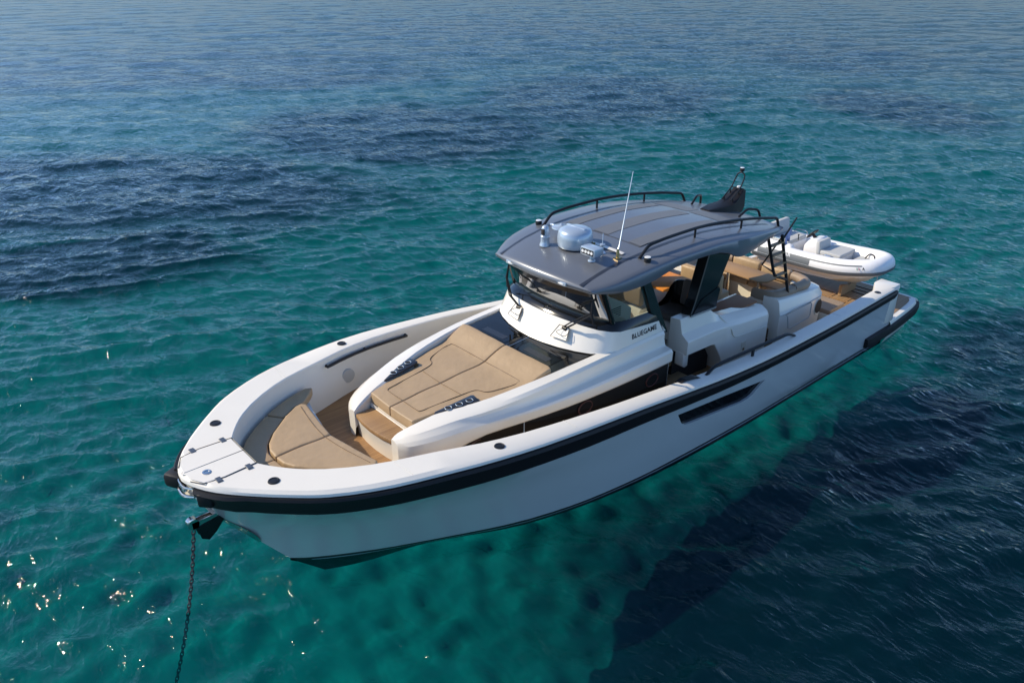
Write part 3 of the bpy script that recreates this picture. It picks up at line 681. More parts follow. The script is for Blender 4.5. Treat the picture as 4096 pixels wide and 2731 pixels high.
# sunpad
ztop = pchip([(13.4, 1.885), (13.2, 1.91), (12.5, 1.955), (11.8, 2.0), (11.58, 2.015), (11.3, 2.125), (11.1, 2.185), (11.0, 2.19)])
padh = [(13.35, .008), (13.33, .55), (13.0, .615), (12.36, .675), (12.325, .70), (12.31, .875), (11.9, .97), (11.1, 1.10), (11.06, 1.0), (11.07, .008)]
sun = None
for p in both(padh):
    s = 1 if p is padh else -1
    o = cushion('sunpad_cushion', p, 1.735, lambda x, y: ztop(x), M['tan'], coach, .05)
    f = lambda x, y: (x, s * y, ztop(x) + .004)
    ln = [f(x, y) for x, y in ((13.12, .03), (13.12, .35), (13.09, .43), (12.9, .455), (12.5, .50), (12.22, .545), (12.14, .60), (12.10, .70), (12.02, .76), (11.9, .80), (11.7, .86), (11.58, .86), (11.53, .78), (11.53, .03))]
    b = B(); b.tube(smooth_path(ln, 4), .0055, 5); b.tube([f(12.42, .03), f(12.40, .48)], .004, 5); b.done('piping', M['stitch'], o)
# tinted hatches in front of the windscreen, over a small light well
hz = lambda x, y: 2.10 + (11.1 - x) * .055 + .02 * (1 - (y / 1.1) ** 2)
b = B()
def hb(y): return 10.25 + .30 * (1 - (abs(y) / 1.13) ** 2)
ys = [i * 1.13 / 8 for i in range(-8, 9)]
b.loft([[(11.12 + (hb(y) - 11.12) * k, y * (.965 + .035 * k), hz(11.12 + (hb(y) - 11.12) * k, y)) for y in ys] for k in (0, .33, .66, 1)])
hg = b.done('foredeck_glass', M['black'], coach)
for s in (1, -1):
    b = B(); b.loft([[(x, s * y, hz(x, y) + .006) for x in (10.98, 10.72, 10.55)] for y in (.14, .5, .92)])
    b.done('skylight', M['hatchglass'], hg)
    b = B(); b.loft([[(x, s * y, hz(x, y) + .009) for x in (10.93, 10.80)] for y in (.25, .80)]); b.done('skylight_blind', M['tray'], hg)
B().tube([(11.1, .0, hz(11.1, 0) + .004), (10.57, 0, hz(10.57, 0) + .004)], .007, 5).done('hatch_joint', M['alu'], hg)
# ---- windscreen coaming
base = [(10.56, 0, 2.165), (10.54, .3, 2.165), (10.48, .6, 2.165), (10.37, .9, 2.165), (10.25, 1.12, 2.165), (10.08, 1.29, 2.165), (9.85, 1.345, 2.165), (9.4, 1.355, 2.165), (9.0, 1.358, 2.165), (8.72, 1.36, 2.165)]
sill = [(10.21, 0, 2.575), (10.20, .28, 2.575), (10.165, .56, 2.57), (10.11, .84, 2.56), (10.02, 1.08, 2.545), (9.91, 1.24, 2.525), (9.76, 1.295, 2.50), (9.4, 1.305, 2.465), (9.05, 1.305, 2.43), (8.80, 1.305, 2.41)]
sill_o = [(x + .05 * (1 if i < 5 else .3), y + .015 * (i > 3), z - .03) for i, (x, y, z) in enumerate(sill)]
rows = []
for p, q in zip(base, sill_o):
    p, q = Vector(p), Vector(q); n = (Vector((q.x - p.x, q.y - p.y, 0)))
    row = []
    for k in (0, .15, .35, .6, .85, 1):
        r = p.lerp(q, k); sag = .035 * math.sin(math.pi * k) * (1 if p.x > 10.1 else .3)
        row.append(r - Vector((0, 0, sag)))
    rows.append(row)
b = B(); b.loft(rows)
b.poly([rows[-1][0], rows[-1][5], (8.62, 1.30, 2.41 - .28), (8.66, 1.36, 2.165)], [[0, 1, 2, 3]]) ; b.mirror()
coam = b.done('windscreen_coaming', M['white'], yacht, ang=40)
txt = link('name_lettering', text_mesh('BLUEGAME', .118, .002, .002, 1.10), M['dark'], coam)
frame(txt, (9.20, 1.3385, 2.30), (-1, 0, -.0), (0, -.055, .28))
b = B(); b.prism([(-.285, 0), (-.255, 0), (-.245, .008), (-.275, .008)], 2, 0, .003); b.bm.free()
# sill, glass, pillars
gl_low = [(10.14, 0, 2.65), (10.13, .28, 2.65), (10.095, .56, 2.645), (10.035, .82, 2.635), (9.94, 1.04, 2.62), (9.83, 1.18, 2.61), (9.68, 1.24, 2.60), (9.36, 1.25, 2.585), (9.1, 1.25, 2.575), (8.92, 1.25, 2.565)]
gl_top = [(10.37, 0, 3.22), (10.36, .28, 3.22), (10.33, .56, 3.22), (10.27, .80, 3.22), (10.17, 1.0, 3.21), (10.04, 1.13, 3.20), (9.88, 1.18, 3.19), (9.6, 1.20, 3.18), (9.35, 1.20, 3.18), (9.2, 1.20, 3.18)]
b = B(); b.loft([[s_, Vector(s_).lerp(Vector(g), .5) + Vector((.012, .012, .01)), g, (g[0] - .03, g[1] - .03, g[2] - .01)] for s_, g in zip(sill_o, gl_low)]); b.mirror(); b.done('windscreen_sill', M['black'], yacht)
b = B(); b.loft([[l, t_] for l, t_ in zip(gl_low[:6], gl_top[:6])])
g = bmesh.ops.duplicate(b.bm, geom=b.bm.verts[:] + b.bm.edges[:] + b.bm.faces[:])['geom']
for v in g:
    if isinstance(v, bmesh.types.BMVert): v.co.y = -v.co.y
ws = b.done('windscreen', M['wglass'], yacht)
for s in (1, -1):
    m_ = lambda p: (p[0], s * p[1], p[2])
    b = B(); b.loft([[m_(l), m_(t_)] for l, t_ in zip(gl_low[5:], gl_top[5:])]); b.done('side_window', M['glass'], yacht)
    B().tube([m_(Vector(gl_low[5]) + Vector((.0, .0, -.02))), m_(gl_top[5])], [.045, .05], 8).done('windscreen_pillar', M['black'], yacht)
    b = B()
    o_ = [(9.20, 3.17), (9.02, 3.17), (8.56, 2.08), (8.72, 2.18), (8.82, 2.42), (8.99, 2.56)]
    i0 = [Vector((x, s * (1.335 - .12 * max(0, (z - 2.1)) / 1.1), z)) for x, z in o_]; i1 = [v + Vector((0, -s * .09, 0)) for v in i0]
    b.poly(i0 + i1, [list(range(6)), list(range(11, 5, -1))] + [[i, (i + 1) % 6, (i + 1) % 6 + 6, i + 6] for i in range(6)]); b.done('rear_window_frame', M['black'], yacht, ang=20)
    b = B(); b.loft([[m_(Vector(t_) + Vector((.02, .02, 0))), m_(Vector(t_) + Vector((-.06 if i < 6 else 0, -.05, -.06)))] for i, t_ in enumerate(gl_top[3:])]); b.done('window_head', M['black'], yacht)
b = B(); b.loft([[(x + .012, y, z), (x + .012 - .02, y, z - .13)] for x, y, z in [(p[0], p[1] * s_, p[2]) for s_, rng_ in ((-1, gl_top[4::-1]), (1, gl_top[1:5])) for p in rng_]]); b.done('windscreen_header', M['black'], yacht)
# wipers in their little wells
for s, ex in ((1, 1), (-1, -1)):
    c = Vector((10.30, s * .56 + .02, 2.42))
    b = B(); z0 = 2.36
    b.poly([(10.455, s * .40, 2.285), (10.40, s * .72, 2.285), (10.275, s * .66, 2.46), (10.30, s * .46, 2.46)], [[0, 1, 2, 3]]); bmesh.ops.translate(b.bm, verts=b.bm.verts, vec=(.004, 0, .006)); well = b.done('wiper_well', M['white'], coam)
    b = B(); o_ = [Vector((10.455, s * .40, 2.285)), Vector((10.40, s * .72, 2.285)), Vector((10.275, s * .66, 2.46)), Vector((10.30, s * .46, 2.46))]
    b.tube([p + Vector((.008, 0, .008)) for p in o_], .005, 5, closed=True); b.done('well_edge', M['stitch'], well)
    b = B(); b.box((c.x - .05, c.y - .06, c.z - .02), (c.x + .03, c.y + .05, c.z + .045), r=.01, seg=1)
    wp = b.done('wiper', M['satin'], coam)
    e = Vector((10.225, s * .56 + .52, 2.83)) if s > 0 else Vector((10.20, s * .56 - .42, 2.84))
    B().tube([c + Vector((0, .02, .03)), c.lerp(e, .4) + Vector((.06, 0, .0)), e], .016, 6).done('wiper_arm', M['satin'], wp)
    B().tube([c + Vector((0, -.03, .04)), c.lerp(e, .4) + Vector((.07, -.05, .02)), e + Vector((0, -.02, .02))], .012, 6).done('wiper_arm', M['satin'], wp)
    B().tube([e + Vector((-.03, -s * .02, .24)), e, e + Vector((-.035, s * .03, -.2))], [.014, .024, .014], 6).done('wiper_blade', M['rubber'], wp)
    B().tube(smooth_path([c + Vector((.05, -.02, .02)), c + Vector((.14, -.06, -.02)), c + Vector((.12, .10, -.05)), c + Vector((.02, .12, .0))], 5), .005, 5).done('washer_hose', M['rubber'], wp)
# ---- hardtop
zt_ = pchip([(10.46, 3.37), (10.2, 3.43), (9.8, 3.51), (9.2, 3.575), (8.5, 3.615), (7.8, 3.61), (7, 3.55), (6.4, 3.475), (5.8, 3.385), (5.1, 3.255)])
yr = pchip([(10.46, 1.16), (10.25, 1.28), (10.0, 1.37), (9.5, 1.44), (9, 1.475), (8, 1.52), (7, 1.52), (6.3, 1.46), (5.6, 1.34), (5.1, 1.22)])
zf = pchip([(10.46, 3.20), (10.0, 3.17), (9.4, 3.20), (9.0, 3.27), (8.7, 3.335), (8.1, 3.355), (7.5, 3.31), (7.25, 3.24), (7.0, 3.12), (6.8, 3.075), (6.35, 3.085), (5.8, 3.115), (5.4, 3.14), (5.1, 3.15)])
hx = [10.46, 10.40, 10.28, 10.1, 9.85, 9.5, 9.2, 8.9, 8.7, 8.4, 8.1, 7.8, 7.5, 7.25, 7.1, 7.0, 6.9, 6.8, 6.6, 6.35, 6.0, 5.6, 5.3, 5.1]
def bow(x): return min(1, max(0, (x - 8.6) / 1.86)) ** 1.6 * .19
def rp(x, y, z): return Vector((x - bow(x) * (y / 1.2) ** 2 , y, z))
def roof_sec(x):
    Y = yr(x); T = zt_(x); F = min(zf(x), T - .09); r = []
    cz = lambda y: T - .085 * (y / Y) ** 2.4
    for k in (0, .2, .4, .55, .66, .80, .92): r.append(rp(x, Y * k, cz(Y * k)))
    zc_ = cz(Y * .95)
    r += [rp(x, Y * .98, zc_ - .015), rp(x, Y * 1.0, zc_ - .045), rp(x, Y * 1.005, F * .55 + zc_ * .45 - .01), rp(x, Y * 1.0 - .012, F + .018), rp(x, Y * 1.0 - .045, F)]
    F2 = max(F, T - .27) if x < 9.6 else F
    r += [rp(x, Y * .86, F2 + .01), rp(x, Y * .5, F2 + .015), rp(x, 0, F2 + .015)]
    return r
b = B(); rows = [roof_sec(x) for x in hx]
# rounded nose: squeeze a first row inside the front edge
def nose(r, dx, k, dz):
    zm = (r[0].z + r[-1].z) / 2
    return [Vector((p.x + dx, p.y * (1 - .02 * k), zm + (p.z - zm) * (1 - k) + dz)) for p in r]
tail = nose(rows[-1], -.03, .35, 0)
rows = [nose(rows[0], .045, .75, -.02), nose(rows[0], .03, .35, -.008)] + rows + [tail]
b.loft(rows)
b.poly(rows[0], [list(range(len(rows[0])))]); b.poly(rows[-1], [list(range(len(rows[-1])))]); b.mirror()
roof = b.done('hardtop', M['roof'], yacht, ang=42)
def rz(x, y): return zt_(x) - .085 * (abs(y) / yr(x)) ** 2.4
def rpos(x, y, h=0): p = rp(x, y, rz(x, y) + h); return p
def strip(name, x0, x1, y0, y1, m, h=.004, parent=None, n=10):
    xs_ = np.linspace(x0, x1, n); b = B()
    b.loft([[rpos(float(x), float(y), h) for y in np.linspace(y0(x) if callable(y0) else y0, y1(x) if callable(y1) else y1, 5)] for x in xs_]); return b.done(name, m, parent or roof, recalc=False)
for s in (1, -1):
    gy = lambda x: s * (np.interp(x, [5.3, 9.0, 10.46], [1.02, 1.03, .955]))
    strip('roof_groove', 10.49, 5.35, lambda x: gy(x) - s * .03, lambda x: gy(x) + s * .03, M['groove'], .003, n=24)
pan = strip('sunroof_panel', 8.90, 6.05, -.86, .86, M['roof'], .008, n=16)
for y0, y1 in ((-.20, .14), (-.86, -.60), (.60, .86)): strip('sunroof_strip', 8.88, 6.62, y0, y1, M['roofdark'], .012, pan, 14)
for y0, y1 in ((-.86, -.03), (.02, .86)): strip('sunroof_aft_panel', 6.50, 6.08, y0, y1, M['roofdark'], .012, pan, 5)
strip('roof_cover_bar', 9.36, 9.28, -.56, .86, M['white'], .02)
for s in (1, -1):
    P = [rpos(9.24, s * 1.12), rpos(9.02, s * 1.13, .165)] + [rpos(x, s * 1.14, .165) for x in (8.6, 8.2, 7.8, 7.4, 7, 6.6, 6.2, 5.8, 5.4)] + [rpos(5.20, s * 1.13, .17), rpos(5.10, s * 1.12, 0.0)]
    b = B(); b.tube(fillet(P, .09, 4), .027, 10); rl = b.done('roof_rail', M['satin'], roof)
    for x in (7.8, 6.42): B().tube([rpos(x, s * 1.14, .0), rpos(x, s * 1.14, .16)], .02, 8).done('rail_post', M['satin'], rl)
    P = [rpos(5.62, s * .56), rpos(5.42, s * .60, .17), rpos(5.16, s * .68, .18), rpos(5.10, s * .72, 0)]
    B().tube(fillet(P, .07, 4), .024, 8).done('roof_grab_handle', M['satin'], roof)
    p = rpos(9.22, s * 1.27); b = B(); b.lathe([(.055, -.01), (.06, .045), (.055, .06), (.055, .07), (.001, .072)], p, 20); o = b.done('roof_light', M['satin'], roof)
    B().lathe([(.054, .0705), (.05, .078), (.001, .079)], p, 20).done('light_lens', M['light'], o)
# radar dome, camera, floodlight, aerials
p = rpos(9.56, .02); b = B(); b.lathe([(.28, .0), (.29, .02), (.295, .06), (.298, .15), (.285, .24), (.25, .29), (.16, .315), (.001, .32)], p, 40); rd = b.done('radar_dome', M['alu'], roof, ang=45)
B().lathe([(.27, -.02), (.275, .012), (.2, .014)], p, 40).done('dome_foot', M['satin'], rd)
b = B(); b.box((p.x - .06, p.y - .22, p.z + .295), (p.x + .0, p.y + .2, p.z + .325), r=.012); b.done('dome_ridge', M['alu'], rd)
p = rpos(9.86, -.40); b = B(); b.lathe([(.095, 0), (.09, .03), (.075, .06), (.075, .14), (.08, .15), (.08, .17), (.07, .18)], p, 24); tc_ = b.done('thermal_camera', M['alu'], roof, ang=45)
b = B(); b.lathe([(.066, .175), (.07, .24), (.066, .29), (.05, .33), (.025, .35), (.001, .353)], p, 24); b.done('camera_head', M['alu'], tc_)
b = B(); b.box((p.x + .045, p.y - .02, p.z + .2), (p.x + .08, p.y + .045, p.z + .30), r=.01); b.done('camera_eye', M['dark'], tc_)
p = rpos(9.82, .63); b = B(); b.lathe([(.065, 0), (.06, .015), (.035, .03), (.03, .12)], p, 18); b.box((p.x - .10, p.y - .155, p.z + .11), (p.x + .11, p.y + .155, p.z + .24), r=.015); fl_ = b.done('flood_light', M['alu'], roof)
b = B(); b.box((p.x + .105, p.y - .13, p.z + .13), (p.x + .116, p.y + .13, p.z + .22)); b.done('light_bezel', M['satin'], fl_)
for i in range(4): B().lathe([(.001, 0), (.026, 0), (.026, .006), (.001, .007)], (p.x + .114, p.y - .096 + i * .064, p.z + .175), 14, 'X').done('light_lens', M['light'], fl_)
p = rpos(9.50, .57); b = B(); b.lathe([(.06, 0), (.05, .02), (.018, .03), (.018, .11), (.045, .125), (.045, .15), (.012, .16), (.006, .18), (.006, .33), (.001, .335)], p, 16); b.done('gps_aerial', M['alu'], roof, ang=45)
p = rpos(9.36, -.52); b = B(); b.lathe([(.05, 0), (.02, .02), (.018, .09), (.17, .115), (.165, .135), (.04, .16), (.015, .19), (.001, .195)], p, 24); b.box((p.x - .02, p.y - .26, p.z + .10), (p.x + .03, p.y - .12, p.z + .135), r=.01); b.done('satellite_mushroom', M['alu'], roof, ang=45)
p = rpos(9.44, .28); b = B()
for dy in (0, .06): b.lathe([(.03, 0), (.015, .03), (.025, .07), (.001, .08)], p + Vector((0, dy, .02)), 10)
b.done('roof_horn', M['gold'], roof)
p = rpos(9.49, .88); b = B(); b.box((p.x - .05, p.y - .05, p.z - .01), (p.x + .05, p.y + .05, p.z + .02)); b.lathe([(.03, 0), (.025, .10), (.02, .15), (.001, .16)], p, 12); an = b.done('aerial_foot', M['gold'], roof)
q = Vector((8.93, .64, 4.80)); B().tube([p + Vector((0, 0, .12)), p.lerp(q, .12) + Vector((0, 0, .05)), q], [.016, .012, .0055], 8).done('whip_aerial', M['alu'], an)
# mast block with folding light loop
b = B(); b.loft([[(x, -w, z0), (x, w, z0), (x, w * .88, z1 - .015), (x, w * .7, z1), (x, -w * .7, z1), (x, -w * .88, z1 - .015)] for x, w, z0, z1 in ((5.95, .13, 3.36, 3.435), (5.6, .20, 3.30, 3.45), (5.32, .21, 3.25, 3.44), (5.18, .20, 3.22, 3.465), (5.0, .17, 3.20, 3.57), (4.86, .14, 3.20, 3.665), (4.78, .125, 3.3, 3.63))], closed=True, cap=True)
mast = b.done('mast_block', M['rubber'], roof, ang=25)
P = fillet([(5.26, -.10, 3.49), (4.98, -.10, 3.68), (4.87, -.095, 3.86), (4.84, -.085, 3.93), (4.83, 0, 3.985), (4.84, .085, 3.93), (4.87, .095, 3.86), (4.98, .10, 3.68), (5.26, .10, 3.49)], .07, 4)
b = B(); b.tube(P, .014, 8); b.tube([(4.98, -.10, 3.685), (4.98, .10, 3.685)], .010, 6)
for yy in (-.10, .10):
    b.tube([(5.20, yy, 3.535), (5.19, yy, 3.46)], .012, 6); b.tube([(5.02, yy, 3.65), (5.0, yy, 3.57)], .012, 6)
b.done('mast_loop', M['satin'], mast)
b = B(); b.lathe([(.02, 3.985), (.045, 4.0), (.047, 4.05), (.042, 4.06), (.001, 4.062)], (4.83, 0, 0), 18); ml = b.done('anchor_light', M['satin'], mast); B().lathe([(.042, 4.061), (.036, 4.068), (.001, 4.069)], (4.83, 0, 0), 18).done('light_lens', M['light'], ml)
B().lathe([(.03, 3.66), (.04, 3.67), (.04, 3.71), (.001, 3.715)], (4.90, .02, 0), 14).done('stern_light', M['light'], mast)
# nav lights on the roof front
for s in (1, -1):
    p = rp(10.49, s * .60, 3.275); b = B(); b.box((p.x - .03, p.y - .11, p.z - .03), (p.x + .012, p.y + .11, p.z + .03), r=.008); nl = b.done('navigation_light', M['alu'], roof)
    B().box((p.x - .01, p.y - .055, p.z - .016), (p.x + .016, p.y + .055, p.z + .016), r=.004).done('light_lens', M['light'], nl)
# slanting roof struts
for s in (1, -1):
    b = B(); y0 = s * 1.27
    for (pts, ya, yb) in (([(7.48, 3.26), (6.82, 3.08), (7.16, 2.42), (7.16, 2.1), (7.86, 2.13), (7.74, 2.42)], 1.05, 1.27),):
        b.prism(pts, 1, s * ya, s * yb, r=.015, seg=1)
    st = b.done('roof_strut', M['black'], yacht, ang=20)
    b = B(); b.prism([(7.60, 2.40), (7.10, 2.52), (7.06, 2.46), (7.13, 2.12), (7.84, 2.14)], 1, s * 1.272, s * 1.285); b.done('strut_skirt', M['black'], st)
    B().prism([(7.88, 2.14), (7.12, 2.11), (7.12, 2.145), (7.87, 2.175)], 1, s * 1.286, s * 1.292).done('skirt_edge', M['steel'], st)
# ---- cabin console and helm deck under the hardtop
b = B(); b.loft([[(x, s * (1.17 if x < 9.75 else 1.17 - (x - 9.75) * 1.0), z) for s in (-1, 1)] for x, z in ((10.08, 2.60), (9.7, 2.56), (9.45, 2.50), (9.28, 2.44), (9.2, 2.30), (9.25, 1.2))]); dash = b.done('dashboard', M['skin'], yacht)
b = B(); b.box((9.0, -.85, 2.30), (9.50, .20, 2.66), r=.07, seg=3); b.done('instrument_hood', M['tan'], dash, ang=50)
b = B(); b.prism([(8.45, 1.2), (9.6, 1.2), (9.62, 2.55), (9.2, 2.62), (8.75, 2.42), (8.45, 2.22)], 1, -.75, .42, r=.03); con = b.done('helm_console', M['skin'], yacht)
for x0 in (8.75, 9.08):
    for k in range(5): B().box((x0, .415, 2.16 + k * .04), (x0 + .26, .424, 2.176 + k * .04)).done('air_vent_slot', M['dark'], con)
B().box((8.3, -1.2, 1.20), (9.0, 1.2, 1.27), r=.01).done('helm_deck', M['teak'], yacht)
B().box((5.35, -1.25, 1.0), (8.3, 1.05, 1.265), r=.01).done('cockpit_deck', M['teak'], yacht)
B().box((3.4, -1.2, .8), (5.35, 1.2, 1.0), r=.01).done('aft_cockpit_deck', M['teak'], yacht)
# steps from the side deck up to the helm
for s in (1, -1):
    b = B(); b.box((7.88, s * 1.27 - .17, .93), (8.42, s * 1.27 + .17, 1.02), r=.012); b.done('boarding_step', M['teakgrey'], yacht)
    b = B(); b.box((7.75, s * .98 - .16, 1.2), (8.55, s * .98 + .16, 1.285), r=.012); b.done('boarding_step', M['teakgrey'], yacht)
    b = B(); b.box((7.0, s * 1.10 - .05, .74), (8.1, s * 1.10 + .05, 1.52)); b.done('stair_shade_panel', M['dark'], yacht)  # dark panel standing in for the shade inside the stair opening
# helm seat plinth with louvre and moulded outer side (port), mirrored bulk to starboard
b = B(); b.box((6.95, .02, 1.26), (8.0, 1.10, 1.74), r=.025); pl = b.done('helm_seat_plinth', M['white'], yacht)
for k in range(3): B().box((7.995, .32, 1.60 - k * .03), (8.006, .92, 1.612 - k * .03)).done('air_vent_slot', M['dark'], pl)
B().box((7.99, .70, 1.33), (8.04, .98, 1.42), r=.012).done('step_light', M['white'], pl)
secs = [(8.12, [(1.04,2.14),(1.24,2.165),(1.255,2.15),(1.315,1.90),(1.335,1.885),(1.455,1.80),(1.465,1.785),(1.46,1.54),(1.45,1.53),(1.04,1.53)]),
        (7.38, [(1.04,2.12),(1.24,2.145),(1.255,2.13),(1.32,1.88),(1.34,1.865),(1.455,1.785),(1.465,1.77),(1.46,1.51),(1.45,1.50),(1.04,1.50)]),
        (7.28, [(1.04,2.09),(1.24,2.115),(1.255,2.10),(1.32,1.87),(1.34,1.855),(1.455,1.78),(1.465,1.765),(1.46,1.49),(1.45,1.47),(1.04,1.47)]),
        (7.12, [(1.04,1.99),(1.24,2.01),(1.258,1.99),(1.325,1.85),(1.345,1.835),(1.455,1.765),(1.465,1.75),(1.46,1.26),(1.45,1.24),(1.04,1.24)]),
        (6.98, [(1.04,1.90),(1.24,1.915),(1.262,1.90),(1.34,1.82),(1.36,1.805),(1.455,1.74),(1.462,1.72),(1.46,1.04),(1.45,1.02),(1.04,1.02)]),
        (6.88, [(1.04,1.86),(1.24,1.875),(1.265,1.86),(1.36,1.79),(1.38,1.775),(1.45,1.72),(1.456,1.70),(1.455,.76),(1.445,.74),(1.04,.74)]),
        (6.5, [(1.04,1.81),(1.24,1.83),(1.27,1.815),(1.37,1.75),(1.385,1.735),(1.44,1.65),(1.446,1.62),(1.45,.74),(1.44,.72),(1.04,.72)]),
        (5.52, [(1.04,1.69),(1.25,1.71),(1.28,1.70),(1.38,1.63),(1.395,1.615),(1.43,1.55),(1.436,1.52),(1.44,.74),(1.43,.72),(1.04,.72)]),
        (5.46, [(1.06,1.66),(1.23,1.68),(1.26,1.67),(1.36,1.61),(1.375,1.595),(1.41,1.53),(1.416,1.50),(1.42,.74),(1.41,.72),(1.06,.72)])]
for s in (1, -1):
    b = B(); rows = [[Vector((x, s * y, z)) for y, z in r] for x, r in secs]; b.loft(rows, closed=True, cap=True)
    gu = b.done('galley_side_moulding', M['white'], yacht, ang=17)
    b = B(); b.prism([(8.13, 1.55), (7.98, 1.55), (7.98, 1.27), (8.06, 1.25), (8.13, 1.30)], 1, s * 1.22, s * 1.40, r=.01); b.done('moulding_foot', M['white'], gu)
    # groove line in the side and recessed latch
    gp = [(6.97, 1.905, 1.262), (6.90, 1.80, 1.36), (6.80, 1.64, 1.458), (6.72, 1.50, 1.458), (6.6, 1.42, 1.456), (6.3, 1.385, 1.453), (5.50, 1.30, 1.442)]
    B().tube(smooth_path([(x, s * y, z) for x, z, y in gp], 5), .012, 6).done('moulding_groove', M['cream'], gu)
    b = B(); b.box((6.36, s * 1.445 - .006, 1.02), (6.22, s * 1.445 + .012, 1.22)); la = b.done('latch_recess', M['cream'], gu)
    B().lathe([(.001, 0), (.03, 0), (.03, .015), (.001, .016)], (6.30, s * 1.455, 1.07), 14, 'Y').done('latch', M['steel'], la)
b = B(); b.box((5.50, .62, 1.0), (6.86, 1.10, 1.745), r=.02); gal = b.done('galley_unit', M['white'], yacht)
B().box((5.58, .72, 1.74), (6.74, 1.19, 1.778), r=.006).done('counter_top', M['brown'], gal)
# helm chair
ch = B().lathe([(.14, 1.74), (.06, 1.76), (.05, 1.80), (.16, 1.80)], (7.38, .55, 0), 18).done('helm_chair', M['satin'], yacht)
cushion('chair_seat', [(7.10, .27), (7.55, .25), (7.64, .40), (7.64, .72), (7.55, .87), (7.10, .85)], 1.79, 1.915, M['charcoal'], ch, .05)
b = B()
prof = [(7.52, .22, 1.93), (7.32, .22, 2.02), (7.14, .23, 2.24), (7.04, .30, 2.33), (7.0, .56, 2.35), (7.04, .82, 2.33), (7.14, .89, 2.24), (7.32, .90, 2.02), (7.52, .90, 1.93)]
b.loft([[Vector((x, y, 1.80)), Vector((x - .02, y, (1.80 + z) / 2)), Vector((x - .05, y, z)), Vector((x - .08, y + (.56 - y) * -.06, z)), Vector((x - .05, y + (.56 - y) * -.10, 1.80))] for x, y, z in smooth_path(prof, 4)], closed=True, cap=True)
b.done('chair_shell', M['black'], ch, ang=50)
b = B(); b.box((7.0, .48, 1.94), (7.13, .80, 2.42), r=.05, seg=3, rot=Matrix.Rotation(R(-10), 3, 'Y')); b.done('chair_back_pad', M['charcoal'], ch, ang=50)
# dinette to starboard
b = B(); b.box((5.35, -1.22, 1.26), (7.45, -.75, 1.66), r=.02); b.box((7.0, -1.22, 1.26), (7.45, -.2, 1.66), r=.02); di = b.done('dinette_sofa', M['white'], yacht)
cushion('seat_cushion', [(5.4, -1.2), (7.42, -1.2), (7.42, -.72), (5.4, -.72)], 1.66, 1.77, M['tan'], di, .035)
for x in (5.38, 6.08, 6.78):
    b = B(); b.box((x, -1.30, 1.72), (x + .67, -1.12, 2.22), r=.06, seg=3, rot=Matrix.Rotation(R(8), 3, 'X')); b.done('back_cushion', M['tan'], di, ang=50)
b = B(); b.box((7.32, -1.15, 1.72), (7.46, -.2, 2.14), r=.05, seg=3); b.done('back_cushion', M['tan_shaded'], di, ang=50)
b = B(); b.prism([(6.10, -.62), (6.95, -.62), (6.99, -.03), (6.20, .20), (6.10, .15)], 2, 1.965, 2.01, r=.012); dt = b.done('dinette_table', M['table'], yacht)
B().lathe([(.15, 1.26), (.06, 1.29), (.05, 1.95), (.12, 1.965)], (6.5, -.25, 0), 18).done('table_leg', M['steel'], dt)
# companion bench between the cockpits
b = B(); b.box((5.15, -.70, 1.0), (5.85, .30, 1.50), r=.03); be = b.done('aft_bench', M['white'], yacht)
for y in (-.70, -.19):
    cushion('seat_cushion', [(5.2, y), (5.84, y), (5.84, y + .49), (5.2, y + .49)], 1.50, 1.62, M['tan'], be, .035)
    b = B(); b.box((5.42, y, 1.58), (5.60, y + .49, 2.02), r=.06, seg=3); b.done('back_cushion', M['tan'], be, ang=50)
# stern sofa box
def ztop_s(x): return np.interp(x, [3.0, 3.25, 5.0], [1.50, 1.53, 1.675])
o2 = [(5.0, 1.40), (4.6, 1.425), (3.9, 1.44), (3.45, 1.42), (3.25, 1.33), (3.14, 1.15), (3.10, .85), (3.09, 0)]
i2 = [(5.0, .98), (4.6, .98), (3.9, .98), (3.66, .96), (3.60, .9), (3.58, .8), (3.57, .6), (3.57, 0)]
b = B()
rows = []
for (x, y), (u, v) in zip(o2, i2):
    zt2 = ztop_s(x); c = Vector((u - x, v - y, 0)).normalized()
    P0 = Vector((x, y, .56)); f = lambda d, z: Vector((x, y, 0)) + c * d + Vector((0, 0, z))
    rows.append([f(0, .55), f(.0, 1.36), f(.01, 1.38), f(.05, zt2 - .09), f(.09, zt2 - .02), f(.14, zt2), Vector((u, v, zt2 - .01)), Vector((u, v, 1.0))])
b.loft(rows); r0 = rows[0]; b.poly(r0, [list(range(len(r0)))]); b.mirror(); sb = b.done('stern_sofa', M['white'], yacht, ang=24)
